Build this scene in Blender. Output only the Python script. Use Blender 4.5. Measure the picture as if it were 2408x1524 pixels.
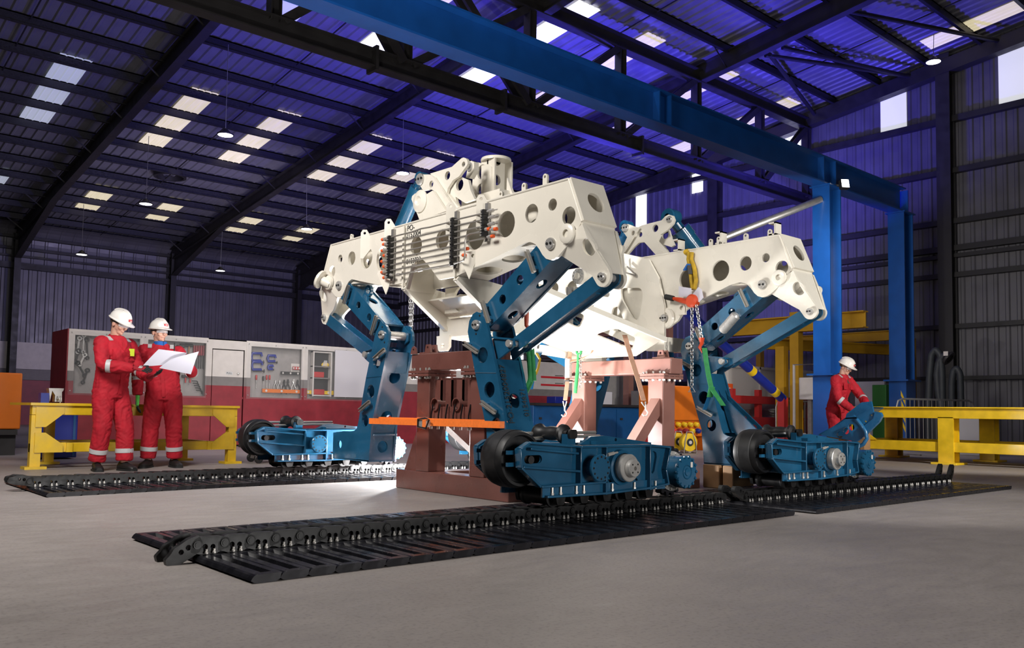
import bpy, bmesh, math, random
from mathutils import Vector, Matrix
from mathutils.geometry import tessellate_polygon
random.seed(7)
for o in list(bpy.data.objects): bpy.data.objects.remove(o)
SC = bpy.context.scene
COL = SC.collection
PI = math.pi
# ---------------------------------------------------------------- camera
# world: X runs along the hall (to the far right), Y across the hall (to the far left), Z up, metres
FPX, YAW, PITCH, ROLL, PCX, PCY, CAMH = 2026.4, .7180, .0589, .0150, 1198.8, 849.3, 0.74
_f = Vector((math.sin(YAW)*math.cos(PITCH), math.cos(YAW)*math.cos(PITCH), math.sin(PITCH)))
_r0 = Vector((math.cos(YAW), -math.sin(YAW), 0)); _u0 = _r0.cross(_f)
_r = math.cos(ROLL)*_r0 + math.sin(ROLL)*_u0
_u = -math.sin(ROLL)*_r0 + math.cos(ROLL)*_u0
CAM = Vector((0, 0, CAMH))
cd = bpy.data.cameras.new('camera'); cam = bpy.data.objects.new('camera', cd); COL.objects.link(cam)
m = Matrix((_r, _u, -_f)).transposed().to_4x4(); m.translation = CAM
cam.matrix_world = m
cd.sensor_width = 36; cd.sensor_fit = 'HORIZONTAL'; cd.lens = 36*FPX/2408
cd.shift_x = (1204-PCX)/2408; cd.shift_y = (PCY-762)/2408
cd.clip_start = .05; cd.clip_end = 200
SC.camera = cam
# ---------------------------------------------------------------- world, exposure
W = bpy.data.worlds.new('World'); SC.world = W; W.use_nodes = True
W.node_tree.nodes['Background'].inputs[0].default_value = (.40, .42, .62, 1)
W.node_tree.nodes['Background'].inputs[1].default_value = .03
vs = SC.view_settings; vs.view_transform = 'Standard'; vs.look = 'None'; vs.gamma = 1; vs.exposure = -.12; vs.use_curve_mapping = False
# ---------------------------------------------------------------- lamps: most inferred from the visible light, a few fills added to brighten
def lamp(name, kind, loc, aim, power, color=(1, 1, 1), size=.5, spot=60, blend=.5):
    l = bpy.data.lights.new(name, kind); l.energy = power; l.color = color
    if kind == 'AREA': l.shape = 'DISK'; l.size = size
    else: l.shadow_soft_size = size
    if kind == 'SPOT': l.spot_size = math.radians(spot); l.spot_blend = blend
    o = bpy.data.objects.new(name, l); COL.objects.link(o); o.location = loc
    if aim is not None: o.rotation_euler = (Vector(aim)-Vector(loc)).to_track_quat('-Z', 'Y').to_euler()
    return o
BLUE = (.085, .065, 1.0)
lamp('blue_uplight', 'SPOT', (15.5, 14.5, 4.6), (16.5, 17.0, 10), 5200, BLUE, .3, 150, 1)
lamp('blue_uplight', 'SPOT', (20.0, 11.5, 4.6), (20.3, 12.5, 10), 3000, BLUE, .3, 150, 1)
lamp('blue_uplight', 'SPOT', (9.5, 15.5, 4.6), (10, 19, 9.5), 1900, BLUE, .3, 150, 1)
lamp('blue_wall_wash', 'SPOT', (19.0, 13.5, 4.2), (24, 16, 6.5), 1500, (.22, .19, 1), .3, 110, 1)
lamp('violet_wash', 'AREA', (11, 24, 3.6), (11, 36, 5.5), 330, (.78, .70, 1), 4)  # added fill that lifts the dim left wall
lamp('soft_key', 'AREA', (-.8, 5.2, 5.6), (4.6, 6.0, 1.6), 420, (1, .96, .9), 2.2)
lamp('front_fill', 'AREA', (4.2, -4.2, 1.5), (5.0, 5.0, 1.0), 420, (1, .97, .94), 2.2)
lamp('left_key', 'AREA', (1.0, 6.5, 4.6), (3.6, 11.5, 1.0), 190, (1, .95, .95), 1.2)
lamp('tool_wall_wash', 'AREA', (7.5, 12.0, 4.8), (8, 16, 1.2), 150, (1, .94, .95), 2.0)  # added area light to brighten the tool wall
lamp('floor_lamp', 'POINT', (5.62, 7.82, .32), None, 750, (1, .98, .97), .08)
lamp('under_light', 'AREA', (6.2, 6.1, .45), (6.2, 6.1, 2.5), 45, (1, .98, .95), .8)
lamp('side_key', 'SPOT', (6.5, -4.5, 5.2), (7.9, 4.8, 1.3), 3000, (1, .97, .92), .18, 36, .35)
lamp('right_key', 'SPOT', (10.5, -1.5, 4.5), (14.4, 6.8, .9), 3600, (1, .96, .9), .2, 34, .5)
lamp('back_room', 'AREA', (15.5, 8.6, 4.2), (18.5, 13.0, .9), 130, (1, .95, .9), 2.0)
# ---------------------------------------------------------------- pixels -> places (a pixel gives a direction, the plane gives the distance)
def ray(x, y): return _f + _r*((x-PCX)/FPX) - _u*((y-PCY)/FPX)
def on(ax, val, x, y):
    d = ray(x, y); i = 'abz'.index(ax); return CAM + d*((val-CAM[i])/d[i])
def onb(a, pts): return [(on('a', a, x, y)[1], on('a', a, x, y)[2]) for x, y in pts]     # -> (b, z) on plane x=a
def ona(b, pts): return [(on('b', b, x, y)[0], on('b', b, x, y)[2]) for x, y in pts]     # -> (a, z) on plane y=b
# ---------------------------------------------------------------- materials
M = {}
def mat(name, col, rough=.5, metal=0, noise=.0, nscale=6, bump=0, bscale=40, coat=0, emit=0, emitcol=None, alpha=1, rvar=.0, trans=0, aniso=None):
    m = bpy.data.materials.new(name); m.use_nodes = True; nt = m.node_tree; b = nt.nodes['Principled BSDF']
    c = tuple(col)+(1,) if len(col) == 3 else col
    b.inputs['Base Color'].default_value = c; b.inputs['Roughness'].default_value = rough; b.inputs['Metallic'].default_value = metal
    b.inputs['Coat Weight'].default_value = coat; b.inputs['Coat Roughness'].default_value = .12
    if trans: b.inputs['Transmission Weight'].default_value = trans
    if alpha < 1: b.inputs['Alpha'].default_value = alpha
    if emit: b.inputs['Emission Color'].default_value = tuple(emitcol or col)+(1,); b.inputs['Emission Strength'].default_value = emit
    if noise or bump or rvar:
        tc = nt.nodes.new('ShaderNodeTexCoord'); mp = nt.nodes.new('ShaderNodeMapping'); nt.links.new(tc.outputs['Object'], mp.inputs[0])
        if aniso: mp.inputs['Scale'].default_value = aniso
        n = nt.nodes.new('ShaderNodeTexNoise'); n.inputs['Scale'].default_value = nscale; n.inputs['Detail'].default_value = 6; nt.links.new(mp.outputs[0], n.inputs[0])
        if noise:
            r = nt.nodes.new('ShaderNodeMapRange'); r.inputs[1].default_value = .3; r.inputs[2].default_value = .7; r.inputs[3].default_value = 1-noise; r.inputs[4].default_value = 1+noise*.6
            nt.links.new(n.outputs[0], r.inputs[0]); x = nt.nodes.new('ShaderNodeVectorMath'); x.operation = 'SCALE'; x.inputs[0].default_value = c[:3]
            nt.links.new(r.outputs[0], x.inputs['Scale']); nt.links.new(x.outputs[0], b.inputs['Base Color'])
        if rvar:
            r = nt.nodes.new('ShaderNodeMapRange'); r.inputs[1].default_value = .3; r.inputs[2].default_value = .7; r.inputs[3].default_value = max(.03, rough-rvar); r.inputs[4].default_value = rough+rvar
            nt.links.new(n.outputs[0], r.inputs[0]); nt.links.new(r.outputs[0], b.inputs['Roughness'])
        if bump:
            n2 = nt.nodes.new('ShaderNodeTexNoise'); n2.inputs['Scale'].default_value = bscale; n2.inputs['Detail'].default_value = 3; nt.links.new(mp.outputs[0], n2.inputs[0])
            bp = nt.nodes.new('ShaderNodeBump'); bp.inputs['Strength'].default_value = bump; bp.inputs['Distance'].default_value = .01
            nt.links.new(n2.outputs[0], bp.inputs['Height']); nt.links.new(bp.outputs[0], b.inputs['Normal'])
    M[name] = m; return m
mat('white', (.74, .70, .61), .28, noise=.05, nscale=3, coat=.3, rvar=.08)
mat('blue', (.012, .085, .170), .22, noise=.25, nscale=4, coat=.6, rvar=.1, bump=.05, bscale=60)
mat('bluelt', (.015, .13, .30), .25, noise=.15, nscale=5, coat=.5, rvar=.08)
mat('steel', (.50, .49, .47), .3, .55, rvar=.1, nscale=14)
mat('bolt', (.50, .48, .45), .35, .5)
mat('pipe', (.36, .34, .31), .3, .55)
mat('black', (.008, .008, .009), .38, rvar=.1, nscale=20)
mat('track', (.012, .012, .016), .27, .3, noise=.4, nscale=9, rvar=.14)
mat('trackend', (.030, .029, .034), .5, .2, noise=.3, nscale=14, rvar=.1)
mat('chain', (.008, .008, .0085), .42, .1, rvar=.12, nscale=22)
mat('rubber', (.010, .010, .011), .45, rvar=.1, nscale=12)
mat('hole', (.003, .003, .004), .9)
mat('primer', (.150, .058, .047), .32, noise=.18, nscale=4, coat=.25, rvar=.1, bump=.04, bscale=50)
mat('primer_pale_lit', (.27, .125, .10), .38, noise=.12, nscale=4, coat=.2, rvar=.1)  # lighter copy of primer: the light on the rear stand put into its colour
mat('yellow', (.74, .48, .012), .38, noise=.16, nscale=7, coat=.15, rvar=.1)
mat('amber', (.50, .27, .012), .45, noise=.1, nscale=4)
mat('orange', (.62, .145, .008), .4, noise=.1, nscale=4)
mat('strap', (.92, .20, .025), .6, noise=.12, nscale=40)
mat('strapbrown', (.42, .23, .15), .7, noise=.15, nscale=30)
mat('red', (.225, .016, .026), .5, noise=.2, nscale=5)
mat('redbright', (.42, .02, .02), .45, noise=.1)
mat('panelwhite', (.55, .51, .48), .6, noise=.08, nscale=6)
mat('panelgrey', (.17, .155, .15), .6, noise=.1, nscale=8)
mat('board', (.27, .25, .24), .7, noise=.1, nscale=10)
mat('cabwhite', (.55, .53, .56), .5)
mat('glass', (.6, .62, .62), .05, alpha=.05)
mat('pvc', (.75, .72, .68), .25, alpha=.42)
mat('dark', (.020, .018, .018), .55, noise=.2, nscale=4, rvar=.1)
mat('purlin', (.030, .029, .033), .42, .4, noise=.3, nscale=30, rvar=.12)
mat('sheet', (.17, .165, .185), .4, .1, noise=.12, nscale=3, rvar=.1)
mat('wallsheet', (.135, .13, .145), .45, .1, noise=.12, nscale=2, rvar=.1)
mat('skylight', (.7, .66, .5), .6, noise=.35, nscale=2.2, emit=.62, emitcol=(1, .87, .56), aniso=(4, .5, 1))
mat('skylightcool', (.7, .7, .7), .6, emit=.35, emitcol=(.75, .85, 1))
mat('daypane', (.7, .7, .7), .6, emit=.62, emitcol=(.95, .97, 1))
mat('dayhot', (.9, .9, .9), .6, emit=2.4, emitcol=(.97, .98, 1))
mat('lamp', (1, 1, 1), .5, emit=9, emitcol=(1, .97, .9))
mat('craneblue', (.005, .065, .27), .35, noise=.15, nscale=3, coat=.3)
mat('deepblue', (.006, .018, .22), .4, noise=.1)
mat('cabblue', (.008, .075, .22), .4, noise=.12)
mat('green', (.03, .17, .03), .5)
mat('sling', (.02, .22, .06), .75, noise=.2, nscale=30)
mat('slingyellow', (.42, .26, .01), .8, noise=.35, nscale=20)
mat('hookred', (.50, .05, .012), .4, rvar=.1)
mat('galv', (.36, .35, .34), .4, .8, noise=.15, nscale=12)
mat('paper', (.52, .51, .58), .7)
mat('coverall', (.43, .005, .018), .8, noise=.2, nscale=9, bump=.5, bscale=11)
mat('reflect', (.50, .50, .50), .45)
mat('skin', (.56, .30, .22), .5, noise=.06, nscale=20)
mat('helmet', (.80, .77, .72), .22, coat=.5)
mat('lens', (.7, .7, .72), .08, alpha=.35)
mat('glovered', (.30, .010, .02), .8)
mat('glovegreen', (.12, .62, .10), .7)
mat('gloveblack', (.012, .012, .012), .7)
mat('boot', (.012, .011, .011), .5)
mat('hair', (.045, .025, .014), .7)
mat('scarf', (.010, .10, .36), .8)
mat('shirt', (.07, .075, .065), .9)
mat('ink', (.02, .02, .02), .7)
mat('tagred', (.55, .02, .03), .5)
mat('hivis', (.62, .75, .03), .6)
mat('wood', (.30, .17, .08), .7, noise=.2)
mat('hose', (.022, .026, .032), .6, noise=.2)
mat('capred', (.75, .10, .015), .5)
# floor: screed with faint mottling, streaks and specks
def floor_mat():
    m = mat('floor', (.30, .275, .26), .34)
    nt = m.node_tree; b = nt.nodes['Principled BSDF']; tc = nt.nodes.new('ShaderNodeTexCoord')
    def nz(sc, det, vec=None, rough=.6):
        n = nt.nodes.new('ShaderNodeTexNoise'); n.inputs['Scale'].default_value = sc; n.inputs['Detail'].default_value = det; n.inputs['Roughness'].default_value = rough
        nt.links.new(vec or tc.outputs['Object'], n.inputs[0]); return n.outputs[0]
    mp = nt.nodes.new('ShaderNodeMapping'); mp.inputs['Scale'].default_value = (1, 2.2, 1); mp.inputs['Rotation'].default_value = (0, 0, .55); nt.links.new(tc.outputs['Object'], mp.inputs[0])
    big, fine, streak = nz(.55, 6), nz(55, 4), nz(5, 7, mp.outputs[0])
    def mr(src, a, b_, c, d):
        r = nt.nodes.new('ShaderNodeMapRange'); r.inputs[1].default_value = a; r.inputs[2].default_value = b_; r.inputs[3].default_value = c; r.inputs[4].default_value = d
        nt.links.new(src, r.inputs[0]); return r.outputs[0]
    def mul(p, q):
        x = nt.nodes.new('ShaderNodeMath'); x.operation = 'MULTIPLY'; nt.links.new(p, x.inputs[0]); nt.links.new(q, x.inputs[1]); return x.outputs[0]
    v = mul(mul(mr(big, .3, .7, .82, 1.14), mr(streak, .3, .7, .95, 1.04)), mr(fine, .28, .5, .72, 1))
    s = nt.nodes.new('ShaderNodeVectorMath'); s.operation = 'SCALE'; s.inputs[0].default_value = (.300, .268, .252); nt.links.new(v, s.inputs['Scale']); nt.links.new(s.outputs[0], b.inputs['Base Color'])
    nt.links.new(mr(streak, .3, .7, .42, .6), b.inputs['Roughness'])
    bp = nt.nodes.new('ShaderNodeBump'); bp.inputs['Strength'].default_value = .04; bp.inputs['Distance'].default_value = .004; nt.links.new(streak, bp.inputs['Height']); nt.links.new(bp.outputs[0], b.inputs['Normal'])
floor_mat()
# ---------------------------------------------------------------- mesh builder
def frame(ax):
    ax = Vector(ax).normalized(); t = Vector((0, 0, 1)) if abs(ax.z) < .95 else Vector((1, 0, 0))
    u = ax.cross(t).normalized(); return u, u.cross(ax).normalized() * -1, ax
class MB:
    def __init__(s): s.v = []; s.f = []
    def add(s, v, f):
        n = len(s.v); s.v += [tuple(p) for p in v]; s.f += [tuple(i+n for i in q) for q in f]; return s
    def box(s, x0, x1, y0, y1, z0, z1, mtx=None):
        v = [Vector((x, y, z)) for z in (z0, z1) for y in (y0, y1) for x in (x0, x1)]
        if mtx is not None: v = [mtx @ p for p in v]
        return s.add(v, [(0, 2, 3, 1), (4, 5, 7, 6), (0, 1, 5, 4), (2, 6, 7, 3), (0, 4, 6, 2), (1, 3, 7, 5)])
    def bar(s, p, q, w, h, up=(0, 0, 1)):          # rectangular bar p->q, w sideways, h along up
        p = Vector(p); q = Vector(q); d = (q-p).normalized(); sd = d.cross(Vector(up))
        if sd.length < 1e-4: sd = d.cross(Vector((1, 0, 0)))
        sd.normalize(); u = sd.cross(d)
        v = [c+sd*(i*w/2)+u*(j*h/2) for c in (p, q) for i, j in ((-1, -1), (1, -1), (1, 1), (-1, 1))]
        return s.add(v, [(0, 3, 2, 1), (4, 5, 6, 7)]+[(i, (i+1) % 4, (i+1) % 4+4, i+4) for i in range(4)])
    def ibeam(s, p, q, w, h, t=.02, up=(0, 0, 1)):
        p = Vector(p); q = Vector(q); d = (q-p).normalized(); sd = d.cross(Vector(up)).normalized(); u = sd.cross(d)
        s.bar(p+u*(h/2-t/2), q+u*(h/2-t/2), w, t, up); s.bar(p-u*(h/2-t/2), q-u*(h/2-t/2), w, t, up); return s.bar(p, q, t, h-2*t, up)
    def cyl(s, p, q, r, n=20, r2=None, cap=True):
        p = Vector(p); q = Vector(q); u, w, ax = frame(q-p); r2 = r if r2 is None else r2
        v = [c+u*(math.cos(2*PI*i/n)*k)+w*(math.sin(2*PI*i/n)*k) for c, k in ((p, r), (q, r2)) for i in range(n)]
        f = [(i, i+n, (i+1) % n+n, (i+1) % n) for i in range(n)]
        if cap: f += [tuple(range(n)), tuple(range(2*n-1, n-1, -1))]
        return s.add(v, f)
    def lathe(s, c, ax, prof, n=28):               # prof: (r, h) pairs along axis ax from c; closed where r == 0
        c = Vector(c); u, w, ax = frame(ax); v = []; f = []
        for r, h in prof: v += [c+ax*h+u*(math.cos(2*PI*i/n)*r)+w*(math.sin(2*PI*i/n)*r) for i in range(n)]
        for k in range(len(prof)-1):
            for i in range(n): f.append((k*n+i, (k+1)*n+i, (k+1)*n+(i+1) % n, k*n+(i+1) % n))
        return s.add(v, f)
    def tube(s, pts, r, n=8, closed=False):
        pts = [Vector(p) for p in pts]; N = len(pts); v = []; f = []; u = None
        for k, p in enumerate(pts):
            d = (pts[(k+1) % N]-pts[k-1]) if closed else (pts[min(k+1, N-1)]-pts[max(k-1, 0)])
            d.normalize()
            if u is None: u = frame(d)[0]
            u = (u-d*u.dot(d)); u = u.normalized() if u.length > 1e-6 else frame(d)[0]
            w = d.cross(u); rr = r[k] if isinstance(r, (list, tuple)) else r
            v += [p+u*(math.cos(2*PI*i/n)*rr)+w*(math.sin(2*PI*i/n)*rr) for i in range(n)]
        for k in range(N if closed else N-1):
            for i in range(n): f.append((k*n+i, k*n+(i+1) % n, ((k+1) % N)*n+(i+1) % n, ((k+1) % N)*n+i))
        if not closed: f += [tuple(range(n-1, -1, -1)), tuple(range((N-1)*n, N*n))]
        return s.add(v, f)
    def plate(s, out, holes, o, ux, uy, t):        # outline + holes in 2-D, placed at o with axes ux, uy, thick t along ux x uy
        o, ux, uy = Vector(o), Vector(ux), Vector(uy); nn = ux.cross(uy).normalized()
        loops = [[Vector((p[0], p[1], 0)) for p in l] for l in [out]+holes]
        def area(l): return sum(l[i-1].x*l[i].y-l[i].x*l[i-1].y for i in range(len(l)))
        if area(loops[0]) < 0: loops[0].reverse()
        for l in loops[1:]:
            if area(l) > 0: l.reverse()
        flat = [p for l in loops for p in l]; n = len(flat); tris = tessellate_polygon(loops)
        v = [o+ux*p.x+uy*p.y+nn*(k*t) for k in (0, 1) for p in flat]; f = []
        for a, b, c in tris:
            ar = (flat[b]-flat[a]).cross(flat[c]-flat[a]).z
            if ar < 0: b, c = c, b
            f += [(a+n, b+n, c+n), (a, c, b)]
        k = 0
        for l in loops:
            m_ = len(l)
            for i in range(m_): a, b = k+i, k+(i+1) % m_; f.append((a, b, b+n, a+n))
            k += m_
        return s.add(v, f)
    def strip(s, pts, w, t):                        # flat ribbon: pts centre line, w width vectors (list or one), thickness t
        pts = [Vector(p) for p in pts]; N = len(pts); v = []; f = []
        for k, p in enumerate(pts):
            wv = Vector(w[k] if isinstance(w, list) else w); d = (pts[min(k+1, N-1)]-pts[max(k-1, 0)]).normalized(); nn = d.cross(wv).normalized()*t/2
            v += [p-wv/2-nn, p+wv/2-nn, p+wv/2+nn, p-wv/2+nn]
        for k in range(N-1):
            for i in range(4): f.append((k*4+i, k*4+(i+1) % 4, k*4+4+(i+1) % 4, k*4+4+i))
        f += [(3, 2, 1, 0), (N*4-4, N*4-3, N*4-2, N*4-1)]
        return s.add(v, f)
    def mesh(s, name, m, smooth=35):
        me = bpy.data.meshes.new(name); me.from_pydata(s.v, [], s.f); me.validate()
        bm = bmesh.new(); bm.from_mesh(me); bmesh.ops.recalc_face_normals(bm, faces=bm.faces); bm.to_mesh(me); bm.free()
        me.materials.append(M[m] if isinstance(m, str) else m)
        if smooth:
            me.polygons.foreach_set('use_smooth', [True]*len(me.polygons)); me.set_sharp_from_angle(angle=math.radians(smooth))
        return me
    def obj(s, name, m, parent=None, smooth=35, bevel=0):
        o = bpy.data.objects.new(name, s.mesh(name, m, smooth)); COL.objects.link(o); o.parent = parent
        if parent is not None:
            w = Matrix.Identity(4); p = parent
            while p is not None: w = p.matrix_basis @ w; p = p.parent
            o.matrix_parent_inverse = Matrix.Identity(4); o.matrix_basis = w.inverted()
        if bevel:
            md = o.modifiers.new('bevel', 'BEVEL'); md.width = bevel; md.segments = 2; md.limit_method = 'ANGLE'
        return o
def circ(x, y, r, n=22, ry=None, rot=0):
    ry = ry or r; c, s_ = math.cos(rot), math.sin(rot)
    return [(x+math.cos(2*PI*i/n)*r*c-math.sin(2*PI*i/n)*ry*s_, y+math.cos(2*PI*i/n)*r*s_+math.sin(2*PI*i/n)*ry*c) for i in range(n)]
def slot(x, y, l, r, ang=0, n=8):
    c, s_ = math.cos(ang), math.sin(ang); p = []
    for i in range(n+1): t = -PI/2+PI*i/n; p.append((l/2+math.cos(t)*r, math.sin(t)*r))
    for i in range(n+1): t = PI/2+PI*i/n; p.append((-l/2+math.cos(t)*r, math.sin(t)*r))
    return [(x+a*c-b*s_, y+a*s_+b*c) for a, b in p]
def rounded(pts, r, n=4):                            # round the corners of a 2-D outline; r one radius or a list
    out = []; N = len(pts)
    for i in range(N):
        p = Vector(pts[i]); a = Vector(pts[i-1])-p; b = Vector(pts[(i+1) % N])-p; rr = r[i] if isinstance(r, list) else r
        if rr <= 0: out.append(tuple(p)); continue
        la, lb = a.length, b.length; a.normalize(); b.normalize(); k = min(rr, la*.45, lb*.45)
        for j in range(n+1):
            t = j/n; q = (p+a*k)*(1-t)**2+p*2*t*(1-t)+(p+b*k)*t*t; out.append(tuple(q))
    return out
AX, AY, AZ = Vector((1, 0, 0)), Vector((0, 1, 0)), Vector((0, 0, 1))
def pa(mb, out, holes, a, t): return mb.plate(out, holes, (a, 0, 0), AY, AZ, t)             # plate in the b-z plane, from x=a to x=a+t
def pb(mb, out, holes, b, t): return mb.plate(out, holes, (0, b+t, 0), AX, AZ, t)           # plate in the a-z plane, from y=b to y=b+t
def pz(mb, out, holes, z, t): return mb.plate(out, holes, (0, 0, z), AX, AY, t)
def tag(o, label, cat, group=None, kind=None):
    o['label'] = label; o['category'] = cat
    if group: o['group'] = group
    if kind: o['kind'] = kind
    return o
def thing(name, label, cat, loc=(0, 0, 0), rz=0, group=None):
    o = bpy.data.objects.new(name, None); COL.objects.link(o); o.location = loc; o.rotation_euler = (0, 0, rz); o.empty_display_size = .1
    return tag(o, label, cat, group)
def struct(o): o['kind'] = 'structure'; return o
def dup(src, parent=None, mtx=None):                 # copy a thing with its parts and sub-parts, sharing mesh data
    c = src.copy(); COL.objects.link(c); c.parent = parent
    if mtx is not None: c.matrix_basis = mtx @ c.matrix_basis
    for ch in [o for o in bpy.data.objects if o.parent == src]:
        if ch is not c: dup(ch, c)
    return c
def text(name, body, size, loc, ux, uy, m, parent, ext=.001, align='CENTER'):
    cu = bpy.data.curves.new(name, 'FONT'); cu.body = body; cu.size = size; cu.extrude = ext; cu.align_x = align; cu.align_y = 'CENTER'
    t = bpy.data.objects.new(name, cu); COL.objects.link(t); bpy.context.view_layer.update()
    me = bpy.data.meshes.new_from_object(t); bpy.data.objects.remove(t)
    ux, uy = Vector(ux).normalized(), Vector(uy).normalized(); mt = Matrix((ux, uy, ux.cross(uy))).transposed().to_4x4(); mt.translation = loc
    me.transform(mt); me.materials.clear(); me.materials.append(M[m])
    o = bpy.data.objects.new(name, me); COL.objects.link(o); o.parent = parent
    if parent is not None:
        w = Matrix.Identity(4); p = parent
        while p is not None: w = p.matrix_basis @ w; p = p.parent
        o.matrix_basis = w.inverted()
    return o
# ================================================================ THE HALL
AG, BW, RS, RZ = 24.0, 36.0, .122, 7.4          # gable wall x, left wall y, roof slope, eaves height
def rz(b): return RZ+RS*(BW-b)
def onroof(x, y, dz=0):
    d = ray(x, y); t = (RZ+dz+RS*BW-CAMH)/(d.z+RS*d.y); return CAM+d*t
fl = struct(MB().box(-14, AG+.3, -8, BW+.3, -.2, 0).obj('floor', 'floor'))
def ribs(lo, hi, step, dep, base, top, sk=.03):  # trapezoid sheet profile as (s, depth) points
    p = []; x = lo
    while x < hi: p += [(x, base), (x+step-top-2*sk, base), (x+step-top-sk, base+dep), (x+step-sk, base+dep)]; x += step
    return p+[(hi, base)]
def sheet(prof, fn0, fn1, back):                  # profile swept between two edges, with a flat back
    v = [fn0(*p) for p in prof]+[fn1(*p) for p in prof]; n = len(prof)
    return MB().add(v, [(i, i+1, i+1+n, i+n) for i in range(n-1)])
pr = ribs(-14, AG, .27, -.035, 0, .05)
ceil_ = struct(sheet(pr, lambda s, d: (s, -8, rz(-8)+d), lambda s, d: (s, BW, rz(BW)+d), 0).obj('ceiling', 'sheet', smooth=0))
MB().add([(-14, -8, rz(-8)+.06), (AG+.2, -8, rz(-8)+.06), (AG+.2, BW+.2, rz(BW)+.06), (-14, BW+.2, rz(BW)+.06)], [(0, 1, 2, 3)]).obj('roof_backing', 'dark', ceil_)
prw = ribs(-14, AG, .30, -.04, 0, .09)
wl = struct(sheet(prw, lambda s, d: (s, BW+d, 3.0), lambda s, d: (s, BW+d, 5.8), 0).obj('wall_left', 'wallsheet', smooth=0))
prw2 = ribs(-14, AG, .46, -.03, 0, .06)
def eave(t):                                       # curved eaves sheet, wall top bending into the roof
    return (BW-.9*(1-math.cos(t)), 6.75+.62*math.sin(t))
ec = [(BW, 5.8), (BW, 6.3), (BW, 6.75)]+[eave(PI/2*k/6) for k in range(1, 7)]
v = []; f = []; n = len(prw2)
for (bb, zz) in ec: v += [(s, bb+d, zz) for s, d in prw2]
for k in range(len(ec)-1): f += [(k*n+i, k*n+i+1, k*n+n+i+1, k*n+n+i) for i in range(n-1)]
MB().add(v, f).obj('curved_eaves_sheet', 'wallsheet', wl, smooth=0)
MB().add([(-14, BW+.05, 0), (AG, BW+.05, 0), (AG, BW+.05, 7.5), (-14, BW+.05, 7.5)], [(0, 1, 2, 3)]).obj('wall_backing', 'dark', wl)
x = -14.2
while x < AG:                                      # dado panels: white, grey, dark red
    MB().box(x+.02, x+3.38, BW-.12, BW-.02, 2.06, 3.05).obj('dado_panel', 'panelwhite', wl)
    x += 3.4
MB().box(-14, AG, BW-.12, BW-.03, 1.66, 2.05).obj('dado_grey_band', 'panelgrey', wl)
MB().box(-14, AG, BW-.12, BW-.03, 0, 1.65).obj('dado_red_band', 'red', wl)
for z0, h, dp in ((5.76, .22, .22), (6.2, .07, .14), (6.47, .1, .16), (6.9, .1, .2)): MB().box(-14, AG-.1, BW-dp-.06, BW-.05, z0, z0+h).obj('girt', 'dark', wl)
# gable wall
prg = ribs(-8, BW, .27, -.04, 0, .07)
wg = struct(sheet(prg, lambda s, d: (AG+d, s, 0), lambda s, d: (AG+d, s, rz(s)), 0).obj('wall_gable', 'wallsheet', smooth=0))
MB().add([(AG+.06, -8, 0), (AG+.06, BW, 0), (AG+.06, BW, rz(BW)), (AG+.06, -8, rz(-8))], [(0, 1, 2, 3)]).obj('wall_backing', 'dark', wg)
for z0, h in ((8.70, .16), (7.30, .14), (5.93, .14), (5.20, .15), (5.02, .1), (4.49, .13), (3.12, .12), (1.76, .1)):
    MB().box(AG-.22, AG-.045, -8, BW-.3, z0, z0+h).obj('girt', 'dark', wg)
for b in (9.5, 2.5, 16.9, 23.5, 30.0):
    c = MB(); c.bar((AG-.42, b, 0), (AG-.42, b, rz(b)-.1), .36, .03, (1, 0, 0)); c.bar((AG-.12, b, 0), (AG-.12, b, rz(b)-.1), .36, .03, (1, 0, 0)); c.box(AG-.42, AG-.12, b-.012, b+.012, 0, rz(b)-.1)
    c.obj('gable_column', 'dark', wg)
# the translucent panels high in the gable wall
for n, (b0, b1, z0, fn) in enumerate(((10.63, 11.37, 8.86, 'daypane'), (7.35, 8.24, 8.86, 'daypane'), (20.02, 20.52, 7.46, 'dayhot'), (13.9, 14.5, 8.86, 'dayhot'), (17.55, 18.0, 8.35, 'dayhot'))):
    o = MB().add([(AG-.05, b0, z0), (AG-.05, b1, z0), (AG-.05, b1, rz(b1)-.45), (AG-.05, b0, rz(b0)-.45), (AG-.03, b0, z0), (AG-.03, b1, z0), (AG-.03, b1, rz(b1)-.45), (AG-.03, b0, rz(b0)-.45)],
                 [(0, 1, 2, 3), (4, 7, 6, 5), (0, 4, 5, 1), (1, 5, 6, 2), (2, 6, 7, 3), (3, 7, 4, 0)]).obj('window_%d' % (n+1), fn, smooth=0)
    struct(o)
# low doorway with daylight far behind the left leg
struct(MB().box(AG-.06, AG-.03, 26.6, 27.6, 2.2, 3.6).obj('window_6', 'dayhot'))
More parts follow.
